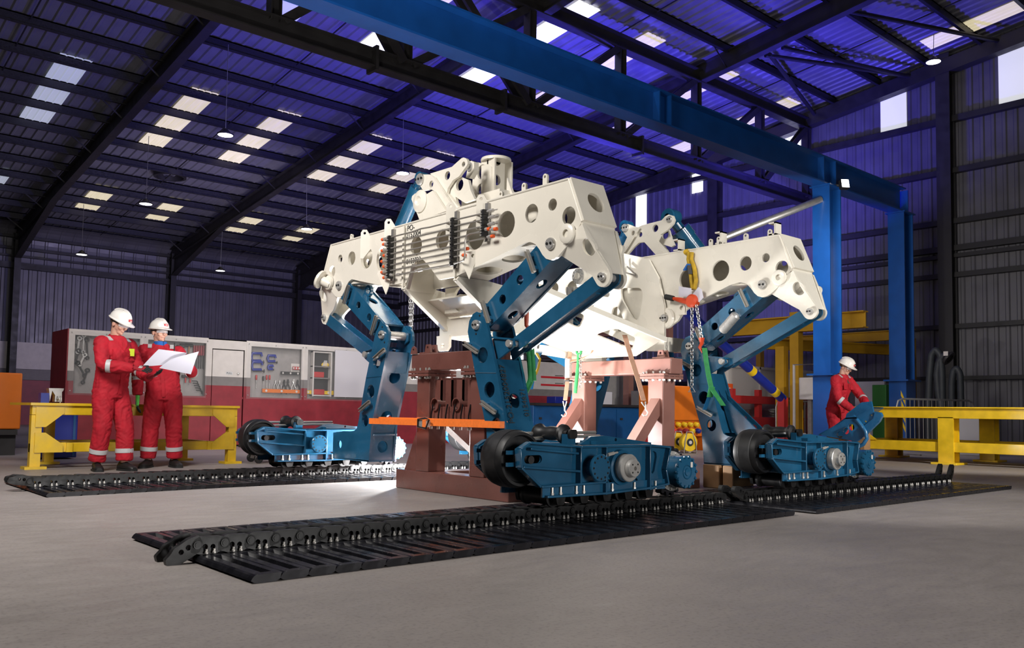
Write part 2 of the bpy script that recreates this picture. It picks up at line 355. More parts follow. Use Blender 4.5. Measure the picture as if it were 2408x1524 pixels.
# purlins, sag rods, rafters
PB = [23.50+1.36*k for k in range(-20, 9)]
for b in PB:
    z = rz(b)-.04
    p = MB(); p.box(-14, AG-.25, b-.02, b+.02, z-.21, z); p.box(-14, AG-.25, b-.06, b+.02, z-.23, z-.205); p.box(-14, AG-.25, b-.02, b+.06, z-.03, z)
    p.obj('purlin', 'purlin', ceil_, smooth=0)
for a in (4.1, 9.75, 15.4, 21.1):
    s_ = MB()
    for b in (-3, BW-.5): pass
    s_.bar((a, -5, rz(-5)-.13), (a, BW-.6, rz(BW-.6)-.13), .025, .025).obj('sag_rod', 'dark', ceil_)
def rafter(a):
    r = MB()
    for off, h in ((-.25, .025), (-.70, .025)):
        r.bar((a, -8, rz(-8)+off), (a, BW-.35, rz(BW-.35)+off), .22, h)
    r.bar((a, -8, rz(-8)-.475), (a, BW-.35, rz(BW-.35)-.475), .02, .45)
    # haunch
    zb = rz(BW-.35)-.70; hb = 30.6
    v = [(a-.01, BW-.3, zb), (a-.01, hb, rz(hb)-.71), (a-.01, BW-.3, zb-.72), (a+.01, BW-.3, zb), (a+.01, hb, rz(hb)-.71), (a+.01, BW-.3, zb-.72)]
    r.add(v, [(0, 1, 2), (3, 5, 4)]); r.bar((a, hb, rz(hb)-.71), (a, BW-.3, zb-.72), .22, .025)
    r.obj('rafter', 'dark', ceil_, smooth=0)
    for i in range(8, len(PB), 2):                 # fly braces
        b = PB[i]
        if b < 12: continue
        MB().bar((a-.62, b, rz(b)-.24), (a-.02, b, rz(b)-.69), .012, .04).obj('fly_brace', 'dark', ceil_)
for a in (1.3, 6.97, 12.62, 18.27): rafter(a)
for a in (1.3, 6.97, 12.62, 18.27):
    c = MB(); c.box(a-.11, a+.11, BW-.62, BW-.6, 0, 7.0); c.box(a-.11, a+.11, BW-.14, BW-.12, 0, 7.2); c.box(a-.012, a+.012, BW-.6, BW-.14, 0, 7.2)
    c.obj('column', 'dark', wl)
g = MB(); g.bar((AG-.3, -8, rz(-8)-.45), (AG-.3, BW-.3, rz(BW-.3)-.45), .3, .38); g.obj('gable_rafter', 'dark', wg)
# roof bracing tubes near the gable
for p, q in (((1840, 112), (2408, 242)), ((1800, 130), (2215, 190)), ((1810, 128), (1925, 282)), ((1990, 25), (2408, 108))):
    MB().cyl(onroof(*p, -.35), onroof(*q, -.35), .055, 10).obj('brace_tube', 'dark', ceil_)
# rooflights: one sheet of translucent panel each
SKA = (5.38, 8.52, 10.93, 14.0, 16.42, 19.6, 22.8)
for i, a in enumerate(SKA):
    for j, (b0, b1) in enumerate(((7.3, 9.6), (13.4, 15.75), (16.6, 18.05), (22.05, 26.2), (30.4, 32.85))):
        if j == 0 and i != 6: continue
        if j in (3, 4) and i > 4: continue
        hot = (i, j) in ((2, 2), (3, 1), (3, 2))
        m_ = 'dayhot' if hot else ('skylightcool' if i == 0 or (i == 1 and j == 2) else 'skylight')
        w = .36; rb = MB()
        for k in range(4):                         # the panel follows the sheet's ribs
            s0, s1 = a-w+k*.18, a-w+(k+1)*.18
            rb.add([(s0, b0, rz(b0)-.045), (s0+.12, b0, rz(b0)-.045), (s0+.14, b0, rz(b0)-.058), (s1-.02, b0, rz(b0)-.058), (s1, b0, rz(b0)-.045),
                    (s0, b1, rz(b1)-.045), (s0+.12, b1, rz(b1)-.045), (s0+.14, b1, rz(b1)-.058), (s1-.02, b1, rz(b1)-.058), (s1, b1, rz(b1)-.045)],
                   [(q, q+1, q+6, q+5) for q in range(4)])
        rb.obj('rooflight_panel', m_, ceil_, smooth=0)
# truss along the hall
TB = 13.5
tr = thing('roof_truss', 'dark steel lattice roof truss running above the machine to the gable wall', 'roof truss', (12, TB, 7.0))
zt = rz(TB)-.55; zb = 7.06+.17
c = MB(); c.ibeam((-6, TB, zb), (AG-.3, TB, zb), .26, .34, .025); c.obj('bottom_chord', 'dark', tr)
c = MB(); c.ibeam((-6, TB, zt), (AG-.3, TB, zt), .26, .34, .025); c.obj('top_chord', 'dark', tr)
TN = [on('b', TB, x, y)[0] for x, y in ((643, 80), (952, 170), (1244, 262), (1458, 340), (1637, 390), (1787, 440))]+[AG-.4]
for i, a in enumerate(TN):
    MB().ibeam((a, TB, zb+.1), (a, TB, zt-.1), .2, .2, .02, (1, 0, 0)).obj('vertical', 'dark', tr)
    if i < len(TN)-1:
        for s_ in (-.07, .07): MB().bar((a+.15, TB+s_, zb+.15), (TN[i+1]-.1, TB+s_, zt-.15), .05, .16).obj('diagonal', 'dark', tr)
for i, k in ((1, 0), (2, 1)):
    for s_ in (-.22, .22):
        d = MB(); d.bar((TN[i]-.1, TB+s_*.5, zb+.1), (TN[k]+.9, TB+s_*.5, zt-.1), .07, .17); d.obj('diagonal', 'dark', tr)
for x, y in ((876, 165), (1178, 250), (1500, 355)):
    a = on('b', TB, x, y)[0]; MB().box(a-.03, a+.03, TB-.17, TB+.17, zb-.24, zb+.22).obj('splice_plate', 'dark', tr)
# crane runway beam on its blue columns
KB = 9.5
ct = thing('crane_runway_beam', 'long blue steel crane runway beam crossing above the white machine', 'beam', (12, KB, 5.8))
kz0 = 5.76; kz1 = 6.36
MB().ibeam((-4, KB, (kz0+kz1)/2), (20.95, KB, (kz0+kz1)/2), .34, kz1-kz0, .03).obj('i_beam', 'craneblue', ct)
for x, y in ((1535, 260), (1562, 270), (1922, 405), (1950, 410), (2120, 470)):
    a = on('b', KB, x, y)[0]; MB().box(a-.012, a+.012, KB-.16, KB+.16, kz0+.03, kz1-.03).obj('stiffener_plate', 'craneblue', ct)
def kcol(a, lab, stripe):
    c = thing('crane_column', lab, 'column', (a, KB, 0), 0, 'blue columns of the crane runway')
    m_ = MB(); m_.box(a-.25, a-.22, KB-.2, KB+.2, 0, kz0-.03); m_.box(a+.22, a+.25, KB-.2, KB+.2, 0, kz0-.03); m_.box(a-.22, a+.22, KB-.02, KB+.02, 0, kz0-.03); m_.obj('shaft', 'craneblue', c)
    MB().box(a-.3, a+.3, KB-.24, KB+.24, kz0-.03, kz0).obj('cap_plate', 'craneblue', c)
    MB().box(a-.36, a+.36, KB-.3, KB+.3, 1.62, 1.66).obj('collar_plate', 'craneblue', c)
    m_ = MB(); m_.box(a-.26, a+.26, KB-.21, KB+.21, 0, 1.62); m_.obj('base_casing', 'craneblue', c)
    if stripe:
        for k in range(4): MB().add([(a-.261, KB-.2, 1.0-.22*k), (a-.261, KB-.08, 1.28-.22*k), (a-.261, KB-.08, 1.40-.22*k), (a-.261, KB-.2, 1.12-.22*k)], [(0, 1, 2, 3)]).obj('hazard_stripe', 'yellow', c)
    return c
ca1 = on('b', KB, 1944, 434)[0]; ca2 = on('b', KB, 2117, 492)[0]
kcol(ca1, 'blue steel column below the floodlight, carrying the crane beam', False)
kcol(ca2, 'farther blue steel column with yellow hazard stripes at the beam end', True)
MB().cyl((ca1-.25, KB, 5.45), (on('b', KB+1.2, 1700, 560)), .075, 16).obj('pipe_brace', 'galv', bpy.data.objects['crane_column'])
fd = on('b', KB-.35, 1983, 436)
t = thing('floodlight', 'square floodlight shining on the blue column', 'floodlight', fd)
bm_ = MB(); bm_.box(-.09, .09, -.09, .02, -.1, .1, Matrix.Translation(fd) @ Matrix.Rotation(-.6, 4, 'Z') @ Matrix.Rotation(-.25, 4, 'X')); bm_.obj('housing', 'dark', t)
bm_ = MB(); bm_.box(-.08, .08, -.1, -.088, -.09, .09, Matrix.Translation(fd) @ Matrix.Rotation(-.6, 4, 'Z') @ Matrix.Rotation(-.25, 4, 'X')); bm_.obj('lens', 'lamp', t)
bm_ = MB(); bm_.bar(fd+Vector((0, .02, 0)), fd+Vector((-.1, .2, .02)), .04, .04); bm_.obj('bracket', 'dark', t)
# pendant high-bay lamps
for (x, y, tx, ty, lab) in ((530, 318, 537, 105, 'bright pendant lamp between two rooflight strips, above the working pair'), (343, 480, 350, 320, 'pendant lamp left of centre hanging below the long yellow rooflight strip'), (192, 599, 197, 480, 'lowest pendant lamp at the far left above the eaves'),
        (518, 637, 523, 540, 'pendant lamp nearest the left wall, between two wall columns'), (721, 539, 721, 390, 'pendant lamp in front of the small low rooflight left of the machine'), (947, 408, 949, 248, 'pendant lamp just above the left blue cylinder of the machine'),
        (2195, 146, 2196, 80, 'single pendant lamp at the upper right near the gable wall')):
    top = onroof(tx, ty, -.25); d = ray(x, y); tt = (top.x*d.x+top.y*d.y)/(d.x**2+d.y**2); q = CAM+d*tt
    k = thing('pendant_lamp', lab, 'lamp', q, 0, 'pendant high-bay lamps')
    MB().cyl(q+Vector((0, 0, .12)), top, .008, 6).obj('chain', 'galv', k)
    MB().lathe(q, AZ, [(.02, .16), (.05, .14), (.13, .05), (.19, .03), (.195, .0), (.17, .0)], 20).obj('shade', 'dark', k)
    MB().lathe(q, AZ, [(0, .0), (.17, .0), (.17, .012), (0, .012)], 20).obj('diffuser', 'lamp', k)
# roof vent ring on the left slope
p = onroof(400, 412, -.15); vt = MB(); vt.lathe(p, AZ, [(.42, -.08), (.5, -.08), (.5, .1), (.42, .1), (.42, -.08)], 24); vt.obj('roof_vent_ring', 'dark', ceil_)
# ================================================================ THE MACHINE
BC = 6.30                                           # centre line of the vehicle (y)
def CR(ox, oy, k): return lambda *pts: [(ox+x/k, oy+y/k) for x, y in pts]
def db(p): return [(BC+x, z) for x, z in p]
def fillet_pin(par, a, b, z, r=.045, n=2, name='pin_cap', m='steel', t=.025):
    c = MB().lathe((a, b, z), -AX, [(0, t), (r*.86, t), (r, t*.6), (r, -.01)], 22).obj(name, m, par)
    for k in range(n):
        y = b+(k-(n-1)/2)*r*.8; MB().lathe((a-t, y, z), -AX, [(0, .004), (r*.14, .004), (r*.22, .006), (r*.22, -.002)], 10).obj('socket_screw', 'hole', c)
    return c
def lug(par, a, b, z, w, h, t=.02, hole=.012, m='white', name='lug', ax='a'):   # upright rounded tab with a hole
    out = [(-w/2, 0), (w/2, 0), (w/2, h-w/2)]+[(math.cos(PI*i/8)*w/2, h-w/2+math.sin(PI*i/8)*w/2) for i in range(1, 8)]+[(-w/2, h-w/2)]
    mb = MB(); hl = [circ(0, h-w/2, hole, 10)] if hole else []
    if ax == 'a': mb.plate([(b+x, z+y) for x, y in out], [[(b+x, z+y) for x, y in l] for l in hl], (a, 0, 0), AY, AZ, t)
    else: mb.plate([(a+x, z+y) for x, y in out], [[(a+x, z+y) for x, y in l] for l in hl], (0, b+t, 0), AX, AZ, t)
    return mb.obj(name, m, par)
RIGHT = [(-1.766, 2.497), (-1.909, 2.151), (-1.80, 2.02), (-1.671, 1.927), (-1.63, 1.910), (-1.58, 1.903), (-1.53, 1.920), (-1.49, 1.955), (-1.453, 2.004), (-1.41, 2.048), (-1.372, 2.067), (-1.34, 2.078), (-1.307, 2.079), (-1.20, 2.060), (-.393, 1.905)]
LEFT = [(.393, 1.905), (.756, 1.940), (1.20, 2.035), (1.307, 2.060), (1.346, 2.068), (1.40, 2.052), (1.45, 2.01), (1.49, 1.955), (1.53, 1.918), (1.575, 1.898), (1.63, 1.910), (1.671, 1.925), (1.80, 2.015), (1.94, 2.139), (1.774, 2.479)]
def beam(a0, lab, holesR, holesL, notch, lowR):
    W_ = .36
    t = thing('chassis_frame', lab, 'machine frame', (a0+.18, BC, 1.9), 0, 'white machine frames')
    R_, L_ = RIGHT[:-1]+lowR, LEFT[1:]
    out = db(R_+notch+L_)
    hl = [circ(BC+x, z, r) for x, z, r in holesR+holesL]
    pa(MB(), out, hl, a0, .03).obj('front_plate', 'white', t)
    pa(MB(), db(RIGHT+LEFT), [circ(BC+x, z, r*.9) for x, z, r in holesR[1:]+holesL[1:]], a0+W_-.03, .03).obj('back_plate', 'white', t)
    # weld-edged top plate and bottom flange
    pz(MB(), [(a0+.03, BC-1.75), (a0+W_-.03, BC-1.75), (a0+W_-.03, BC+1.76), (a0+.03, BC+1.76)], [circ(a0+.18, BC+k*.5, .09) for k in (-3, -2, -1, 1, 2, 3)], 2.455, .025).obj('top_plate', 'white', t)
    for (p, q), hs in ((((-1.20, 2.060), (-.393, 1.905)), [(.25, .085), (.58, .1)]), (((1.20, 2.035), (.393, 1.905)), [(.25, .085), (.58, .08)]), (((-1.41, 2.048), (-1.20, 2.060)), []), (((1.41, 2.048), (1.20, 2.04)), [])):
        p = Vector((0, BC+p[0], p[1])); q = Vector((0, BC+q[0], q[1])); d = q-p
        MB().plate([(.03, 0), (W_-.03, 0), (W_-.03, d.length), (.03, d.length)], [slot(W_/2, s_, .05, r) for s_, r in hs], p+Vector((a0, 0, 0)), AX, d.normalized(), .02).obj('bottom_flange', 'white', t)
    # end caps
    for e, s_ in ((RIGHT[0:2], 1), ((LEFT[-1], LEFT[-2]), -1)):
        p = Vector((a0, BC+e[0][0], e[0][1])); q = Vector((a0, BC+e[1][0], e[1][1])); d = q-p
        MB().plate([(0, 0), (W_, 0), (W_, d.length), (0, d.length)], [circ(W_*.56, d.length*.5, .085)], p, AX, d.normalized(), -.025*s_).obj('end_cap', 'white', t)
        lo = Vector((a0+.09, BC-2.10*s_, 1.76))
        MB().add([q, q+AX*W_, lo+AX*.18, lo, q+AY*.025*s_, q+AX*W_+AY*.025*s_, lo+AX*.18+AY*.025*s_, lo+AY*.025*s_], [(0, 1, 2, 3), (4, 7, 6, 5), (0, 3, 7, 4), (1, 5, 6, 2), (2, 6, 7, 3), (0, 4, 5, 1)]).obj('end_cap', 'white', t)
    # clevis cheeks bend inwards to the tie link
    for s_ in (-1, 1):
        cx, cz = 2.04, 1.735
        lob = [(cx+math.cos(x)*.075, cz+math.sin(x)*.075) for x in [-2.6+2.75*i/9 for i in range(10)]]
        o2 = [(1.671, 1.927), (1.86, 1.80), (1.93, 1.76)]+lob+[(2.10, 1.78), (1.925, 2.13), (1.80, 2.06), (1.73, 2.03)]
        for back in (0, 1):
            mb = MB(); mb.plate([(BC+s_*x, z) for x, z in o2], [circ(BC+s_*1.965, 1.955, .062)], (0, 0, 0), AY, AZ, .028)
            nv = []
            for x, y, z in mb.v:
                bend = .10*min(1, max(0, (2.02-z)/.22)); xx = a0-.012+x+bend; nv.append((2*a0+W_-xx if back else xx, y, z))
            mb.v = nv; mb.obj('clevis_cheek', 'white', t)
        fillet_pin(t, a0+.085, BC+s_*cx, cz, .033, 2); MB().cyl((a0+.09, BC+s_*cx, cz), (a0+.27, BC+s_*cx, cz), .028, 16).obj('clevis_pin', 'steel', t)
        fillet_pin(t, a0, BC+s_*1.585, 2.028, .048, 2); MB().cyl((a0+.03, BC+s_*1.585, 2.028), (a0+W_-.03, BC+s_*1.585, 2.028), .045, 16).obj('main_pin', 'steel', t)
        mb = MB(); mb.lathe((a0-.012, BC+s_*1.78, 2.075), -AX, [(.075, -.005), (.075, .022), (.062, .03), (.030, .03), (.030, .012), (0, .012)], 24); mb.obj('boss_ring', 'white', t)
    # weld beads along the plate edges
    for p, q in (((-1.766, 2.497), (-1.909, 2.151)), ((1.774, 2.479), (1.94, 2.139)), ((-1.766, 2.497), (1.774, 2.479))):
        MB().tube([(a0, BC+p[0], p[1]), (a0, BC+q[0], q[1])], .009, 6).obj('weld_bead', 'white', t)
    return t
fr = beam(4.52, 'white box-section frame nearest the camera, carrying a bank of steel pipes', [(-.66, 2.235, .13), (-1.36, 2.301, .075), (-1.596, 2.33, .047), (-1.773, 2.214, .07), (-1.054, 2.263, .108), (-.19, 2.256, .095)],
          [(.211, 2.255, .09), (1.07, 2.253, .108), (1.357, 2.285, .072), (1.588, 2.309, .044), (1.749, 2.193, .063), (.75, 2.202, .137)],
          [(-.15, 1.905), (.02, 2.06), (.12, 2.13), (.22, 2.115), (.36, 1.93)], [(-.393, 1.905)])
FA = 4.52
# centre: vertical stiffener, pocket walls and the sloping spine down to the rear frame
MB().box(FA-.02, FA, BC-.41, BC-.385, 1.90, 2.47).obj('stiffener_bar', 'white', fr)
MB().box(FA-.02, FA, BC+.385, BC+.41, 1.90, 2.47).obj('stiffener_bar', 'white', fr)
MB().box(FA, FA+.36, BC-.40, BC-.38, 1.86, 2.45).obj('web_plate', 'white', fr)
MB().box(FA, FA+.36, BC+.38, BC+.40, 1.86, 2.45).obj('web_plate', 'white', fr)
def slab(pts, th, name, par, m='white', bev=0):      # thick quad/ngon from 3-D corners
    p = [Vector(q) for q in pts]; nn = (p[1]-p[0]).cross(p[2]-p[0]).normalized()*th; n = len(p)
    return MB().add(p+[q+nn for q in p], [tuple(range(n)), tuple(range(2*n-1, n-1, -1))]+[(i, i+n, (i+1) % n+n, (i+1) % n) for i in range(n)]).obj(name, m, par, bevel=bev)
for s_ in (-1, 1):                                   # side plates of the neck, running back and down
    mb = MB(); b_ = BC+s_*.40
    out = [(FA+.02, 1.905), (FA+.34, 1.905), (5.35, 1.85), (5.35, 1.46), (5.12, 1.46), (FA+.02, 1.87)]
    pb(mb, out, [circ(4.98, 1.74, .055)], b_-.012, .024); mb.obj('neck_side_plate', 'white', fr)
    mb = MB(); mb.bar((FA, b_, 1.89), (5.10, b_, 1.475), .06, .035); mb.obj('neck_flange', 'white', fr)
mb = MB(); mb.plate([(-.39, 0), (.39, 0), (.39, .62), (-.39, .62)], [slot(-.15, .35, .1, .05), slot(.2, .35, .1, .05)], (4.80, BC, 1.80), AY, Vector((.55, 0, -.30)).normalized(), .02); mb.obj('neck_sloping_plate', 'white', fr)
mb = MB(); pa(mb, db([(-.5, 1.455), (.5, 1.455), (.5, 1.63), (-.5, 1.63)]), [], 5.02, .03); mb.obj('spine_front_plate', 'white', fr)
for s_ in (-.42, .42):
    lo = [(s_-.1, 1.47), (s_+.1, 1.47), (s_+.1, 1.36), (s_+.06, 1.32), (s_-.06, 1.32), (s_-.1, 1.36)]
    mb = MB(); pa(mb, db(lo), [circ(BC+s_, 1.375, .024)], 5.0, .03); mb.obj('foot_lug', 'white', fr)
for s_ in (1,):
    o_ = [(5.05, 1.46), (7.42, 1.30), (7.42, 1.52), (6.6, 1.72), (5.05, 1.85)]
    mb = MB(); pb(mb, o_, [slot(5.7, 1.62, .18, .09), slot(6.4, 1.55, .2, .08), slot(7.0, 1.46, .12, .06)], BC+s_*.5-.012, .024); mb.obj('spine_side_plate', 'white', fr)
d_ = Vector((2.38, 0, -.16)); L0 = d_.length
d_ = Vector((1.55, 0, -.315)); L0 = d_.length; v_ = Vector((.1, -.27, .17)); h_ = v_.length
mb = MB(); mb.plate([(-.25, 0), (L0, 0), (L0, h_), (-.25, h_)], [rounded([(.15, .08), (.62, .06), (.50, .24), (.22, .24)], .06), rounded([(.85, .06), (1.45, .06), (1.30, .22), (.95, .24)], .06)], (5.5, 6.02, 1.67), d_.normalized(), v_.normalized(), -.022); mb.obj('spine_sloping_plate', 'white', fr)
mb = MB(); mb.bar((5.30, 5.74, 1.90), (7.2, 5.74, 1.525), .03, .05); mb.obj('spine_edge_rail', 'white', fr)
mb = MB(); mb.plate([(-.3, 0), (L0, 0), (L0, .75), (-.3, .75)], [], (5.5, 6.02, 1.67), d_.normalized(), AY, .02); mb.obj('spine_bottom_plate', 'white', fr)
mb = MB(); mb.cyl((5.3, BC+.25, 1.78), (5.3, BC-.3, 1.78), .10, 24); mb.obj('cross_tube', 'white', fr)
mb = MB(); mb.bar((FA-.05, BC+.17, 2.07), (FA+.02, BC+.36, 1.88), .03, .03); mb.obj('guide_strip', 'pipe', fr)
c_ = MB(); pa(c_, [(BC+.05+math.cos(t)*.12*1.0, 1.79+math.sin(t)*.12) for t in [PI*.5-PI*i/12 for i in range(13)]]+[(BC+.30, 1.67), (BC+.30, 1.91)], [], 4.93, .03); c_.obj('pin_bracket', 'white', fr)
fillet_pin(fr, 4.93, BC+.05, 1.79, .045, 1)
# little lugs and hose tabs on the upper edge
for (x, z, w, h) in ((-.86, 2.47, .05, .12), (-1.15, 2.475, .05, .13), (-1.40, 2.48, .05, .15), (1.55, 2.47, .045, .11), (.62, 2.47, .045, .06)):
    lug(fr, FA+.1, BC+x, z, w, h)
for x, z in ((-.78, 2.42), (1.05, 2.40), (.62, 2.44), (-.36, 2.43)):
    o_ = [(x-.10, z+.06), (x-.01, z-.12), (x+.0, z-.12), (x+.09, z+.12), (x+.07, z+.15), (x+.04, z+.15)]
    mb = MB(); mb.plate([(-.10, -.01), (.02, -.16), (.05, -.16), (.05, .10), (.03, .13), (-.01, .13), (-.03, .10)], [circ(.01, .095, .014, 10)], (FA-.03, BC+x, z), (AY*.75-AX*.65).normalized(), AZ, .014); mb.obj('lifting_lug', 'white', fr)
for x, z in ((-.62, 1.995), (.66, 1.985)):
    mb = MB(); mb.plate([(-.07, .05), (.0, -.14), (.09, .06), (.08, .09), (-.05, .10)], [circ(-.03, .06, .016, 10)], (FA-.03, BC+x, z), (AY*.8-AX*.6).normalized(), AZ, .014); mb.obj('lifting_lug', 'white', fr)
mb = MB(); mb.box(FA+.05, FA+.10, BC-1.70, BC-1.28, 2.48, 2.525); mb.obj('top_rail', 'white', fr)
mb = MB(); mb.box(FA+.05, FA+.10, BC-.62, BC-.2, 2.48, 2.53); mb.obj('top_rail', 'white', fr)
mb = MB(); mb.box(FA+.05, FA+.10, BC+1.2, BC+1.6, 2.47, 2.51); mb.obj('top_rail', 'white', fr)
mb = MB(); mb.box(FA+.40, FA+.48, BC-1.02, BC-.92, 2.05, 2.46); mb.obj('timber_block', 'green', fr)
# side pad on the left end
p0 = Vector((FA-.02, BC+1.77, 2.06)); nn = Vector((-.45, .55, .35)).normalized()
mb = MB(); mb.lathe(p0+nn*.12, nn, [(0, .012), (.09, .012), (.10, .004), (.10, -.02), (.05, -.03), (.05, -.14)], 22); mb.obj('round_pad', 'white', fr)
# stencilled number
text('stencil_text', 'PO-', .075, on('a', FA-.003, 966, 536), -AY, AZ, 'ink', fr, .0006)
text('stencil_text', '2152004', .068, on('a', FA-.003, 972, 551), -AY, AZ, 'ink', fr, .0006)
text('stencil_text', '0153733', .068, on('a', FA-.003, 972, 613), -AY, AZ, 'ink', fr, .0006)
# ---- pipe bank
k2 = CR(880, 480, 7.47); PA = FA-.06
def pp(pts, a=PA): return [on('a', a, x, y) for x, y in k2(*pts)]
for (xt, yt, xb, yb) in ((345, 440, 300, 1350), (1455, 125, 1420, 1130), (2000, -20, 1965, 660)):
    p, q = pp([(xt, yt), (xb, yb)], FA-.02); b_ = (p.y+q.y)/2
    MB().box(FA-.028, FA, b_-.02, b_+.02, q.z, p.z).obj('clamp_rail', 'galv', fr)
    x0 = 55 if xt < 1000 else 55
    n_ = 16 if xt == 345 else (16 if xt == 1455 else 11)
    p, q = pp([(xt-40, yt+110), (xb-35, yb-40)], PA); b_ = (p.y+q.y)/2+.012; hz = (p.z-q.z)/n_*2
    for k in range(n_//2):
        zc = p.z-hz*(k+.5); cl = MB().box(PA-.022, FA-.028, b_-.02, b_+.02, zc-hz*.46, zc+hz*.46).obj('pipe_clamp', 'black', fr)
        for s_ in (-.25, .25): MB().lathe((PA-.022, b_+.012, zc+hz*s_), -AX, [(0, .008), (.007, .008), (.008, 0)], 8).obj('clamp_bolt', 'bolt', cl)
LY = [580, 680, 775, 875, 970, 1070, 1165]; MY = [300, 415, 520, 630, 735, 845, 950]; NY = [282, 388, 495, 605, 712, 820, 930]
for i in range(7):
    q = [(200, LY[i]+22), (300, LY[i])]+([(660, 490), (830, 430), (980, 405)] if i == 0 else [])+[(1400, MY[i])]
    MB().tube(pp(q), .0075, 8).obj('hydraulic_pipe', 'pipe', fr)
MB().tube(pp([(420, 1240), (700, 1185), (900, 1140), (1400, 1052)]), .0075, 8).obj('hydraulic_pipe', 'pipe', fr)
for i, (x1, y1) in enumerate(((1950, 155), (1950, 268), (1950, 385))): MB().tube(pp([(1400, NY[i]), (x1, y1)]), .0075, 8).obj('hydraulic_pipe', 'pipe', fr)
MB().tube(pp([(1400, NY[3]), (1600, 560), (1860, 480)]), .0075, 8).obj('hydraulic_pipe', 'pipe', fr)
MB().tube(pp([(1400, NY[4]), (1950, 598)]), .0075, 8).obj('hydraulic_pipe', 'pipe', fr)
for i in (5, 6): MB().tube(pp([(1400, NY[i]), (1540, NY[i]-25)]), .0075, 8).obj('hydraulic_pipe', 'pipe', fr)
MB().tube(pp([(1400, 1045), (1500, 1015), (1570, 985), (1590, 930), (1600, 640), (1620, 570), (1680, 525), (1860, 495)], PA-.03), .0075, 8).obj('hydraulic_pipe', 'pipe', fr)
def fitting(p, q, cap=None):
    a, b_ = pp([p, q]); d = b_-a; f_ = MB(); f_.cyl(a, a+d*.35, .011, 8); f_.cyl(a+d*.3, a+d*.75, .016, 6); o = f_.obj('pipe_fitting', 'bolt', fr)
    if cap: MB().cyl(a+d*.7, a+d*1.15, .015, 10).obj('plastic_cap', cap, o)
    else: MB().cyl(a+d*.7, a+d*1.3, .005, 8).obj('nipple', 'bolt', o)
for x, y in ((235, 605), (255, 690), (230, 800), (265, 885), (225, 990), (260, 1080), (225, 1180), (260, 1275)): fitting((x, y), (x-85, y+18), 'capred')
fitting((330, 1245), (260, 1245), 'capred'); fitting((450, 1235), (390, 1240))
fitting((720, 1175), (890, 1135))
for x, y in ((1990, 130), (2010, 240), (2000, 360)): fitting((x, y), (x+135, y-30))
for x, y in ((1925, 450), (2040, 450), (1985, 580)): fitting((x, y), (x+100, y-15), 'capred')
for x, y in ((1545, 795), (1495, 908)): fitting((x, y), (x+90, y-12), 'capred')
# ---- tower on top of the front frame
k1 = CR(900, 360, 7.258)
tw = fr
def tp(a, t, out, holes, name, m='white', rnd=0):
    o_ = onb(a, k1(*out)); o_ = rounded(o_, rnd) if rnd else o_; hl = []
    for x, y, r in holes: (b_, z), = onb(a, k1((x, y))); hl.append(circ(b_, z, r, 18))
    mb = MB(); pa(mb, o_, hl, a, t); return mb.obj(name, m, fr)
lob1 = [(1380+math.cos(x)*70, 160+math.sin(x)*85) for x in (-2.2, -1.6, -1.0, -.4, .2, .7)]
tp(5.02, .03, [(810, 350), (1180, 235)]+lob1+[(1400, 260), (1300, 400), (1200, 460), (1110, 600), (1095, 680), (1310, 940), (1240, 970)], [(1378, 190, .026), (1105, 385, .045)], 'tower_arm_plate')
tp(5.30, .03, [(810, 350), (1180, 235)]+lob1+[(1400, 260), (1300, 400), (1200, 460), (1110, 600), (1095, 680), (1310, 940), (1240, 970)], [(1378, 190, .026), (1105, 385, .045)], 'tower_arm_plate')
tp(4.98, .03, [(600, 400), (640, 365), (800, 365), (860, 400), (1225, 950), (1080, 1000), (870, 640), (820, 615), (690, 640), (640, 560)], [(828, 530, .035)], 'tower_brace_plate')
tp(5.36, .03, [(600, 400), (640, 365), (800, 365), (860, 400), (1225, 950), (1080, 1000), (870, 640), (820, 615), (690, 640), (640, 560)], [(828, 530, .035)], 'tower_brace_plate')
tp(4.94, .03, [(490, 790), (500, 735), (550, 690), (640, 685), (720, 720), (850, 640), (1080, 990), (630, 1150)], [], 'tower_cheek_plate')
mb = MB(); (b_, z_), = onb(4.94, k1((645, 825))); mb.lathe((4.94, b_, z_), -AX, [(.115, -.005), (.115, .012), (.06, .035), (.05, .035), (.03, .02), (0, .02)], 26); mb.obj('trunnion_boss', 'white', fr)
(b_, z_), = onb(4.98, k1((650, 450))); fillet_pin(fr, 4.975, b_, z_, .06, 3, 'cylinder_pin')
tp(4.96, .28, [(735, 735), (840, 660), (1080, 985), (900, 1010)], [], 'tower_box')
tp(5.06, .03, [(1110, 600), (1200, 470), (1330, 405), (1460, 460), (1500, 640), (1570, 790), (1400, 850), (1240, 745), (1280, 930), (1150, 940), (1080, 700)], [(1312, 540, .06)], 'tower_curved_bracket')
tp(5.24, .03, [(1110, 600), (1200, 470), (1330, 405), (1460, 460), (1500, 640), (1570, 790), (1400, 850), (1240, 745), (1280, 930), (1150, 940), (1080, 700)], [(1312, 540, .06)], 'tower_curved_bracket')
tp(5.20, .06, [(1450, 240), (1460, 160), (1510, 130), (1560, 150), (1560, 290), (1480, 430), (1420, 420)], [(1485, 235, .032)], 'hinge_eye')
mb = MB(); (b_, z_), = onb(5.2, k1((1485, 235))); mb.lathe((5.2, b_, z_), -AX, [(.045, 0), (.045, .012), (.03, .012), (.03, -.05)], 20); mb.obj('bush', 'steel', fr)
tp(5.40, .03, [(1560, 150), (1800, 190), (1860, 230), (1860, 700), (1560, 780), (1520, 640), (1540, 380)], [(1690, 320, .075), (1668, 620, .06)], 'tower_web_plate')
p = on('a', 5.52, *k1((1935, 120))[0]); q = on('a', 5.52, *k1((1935, 690))[0]); pz0 = p.z-.02
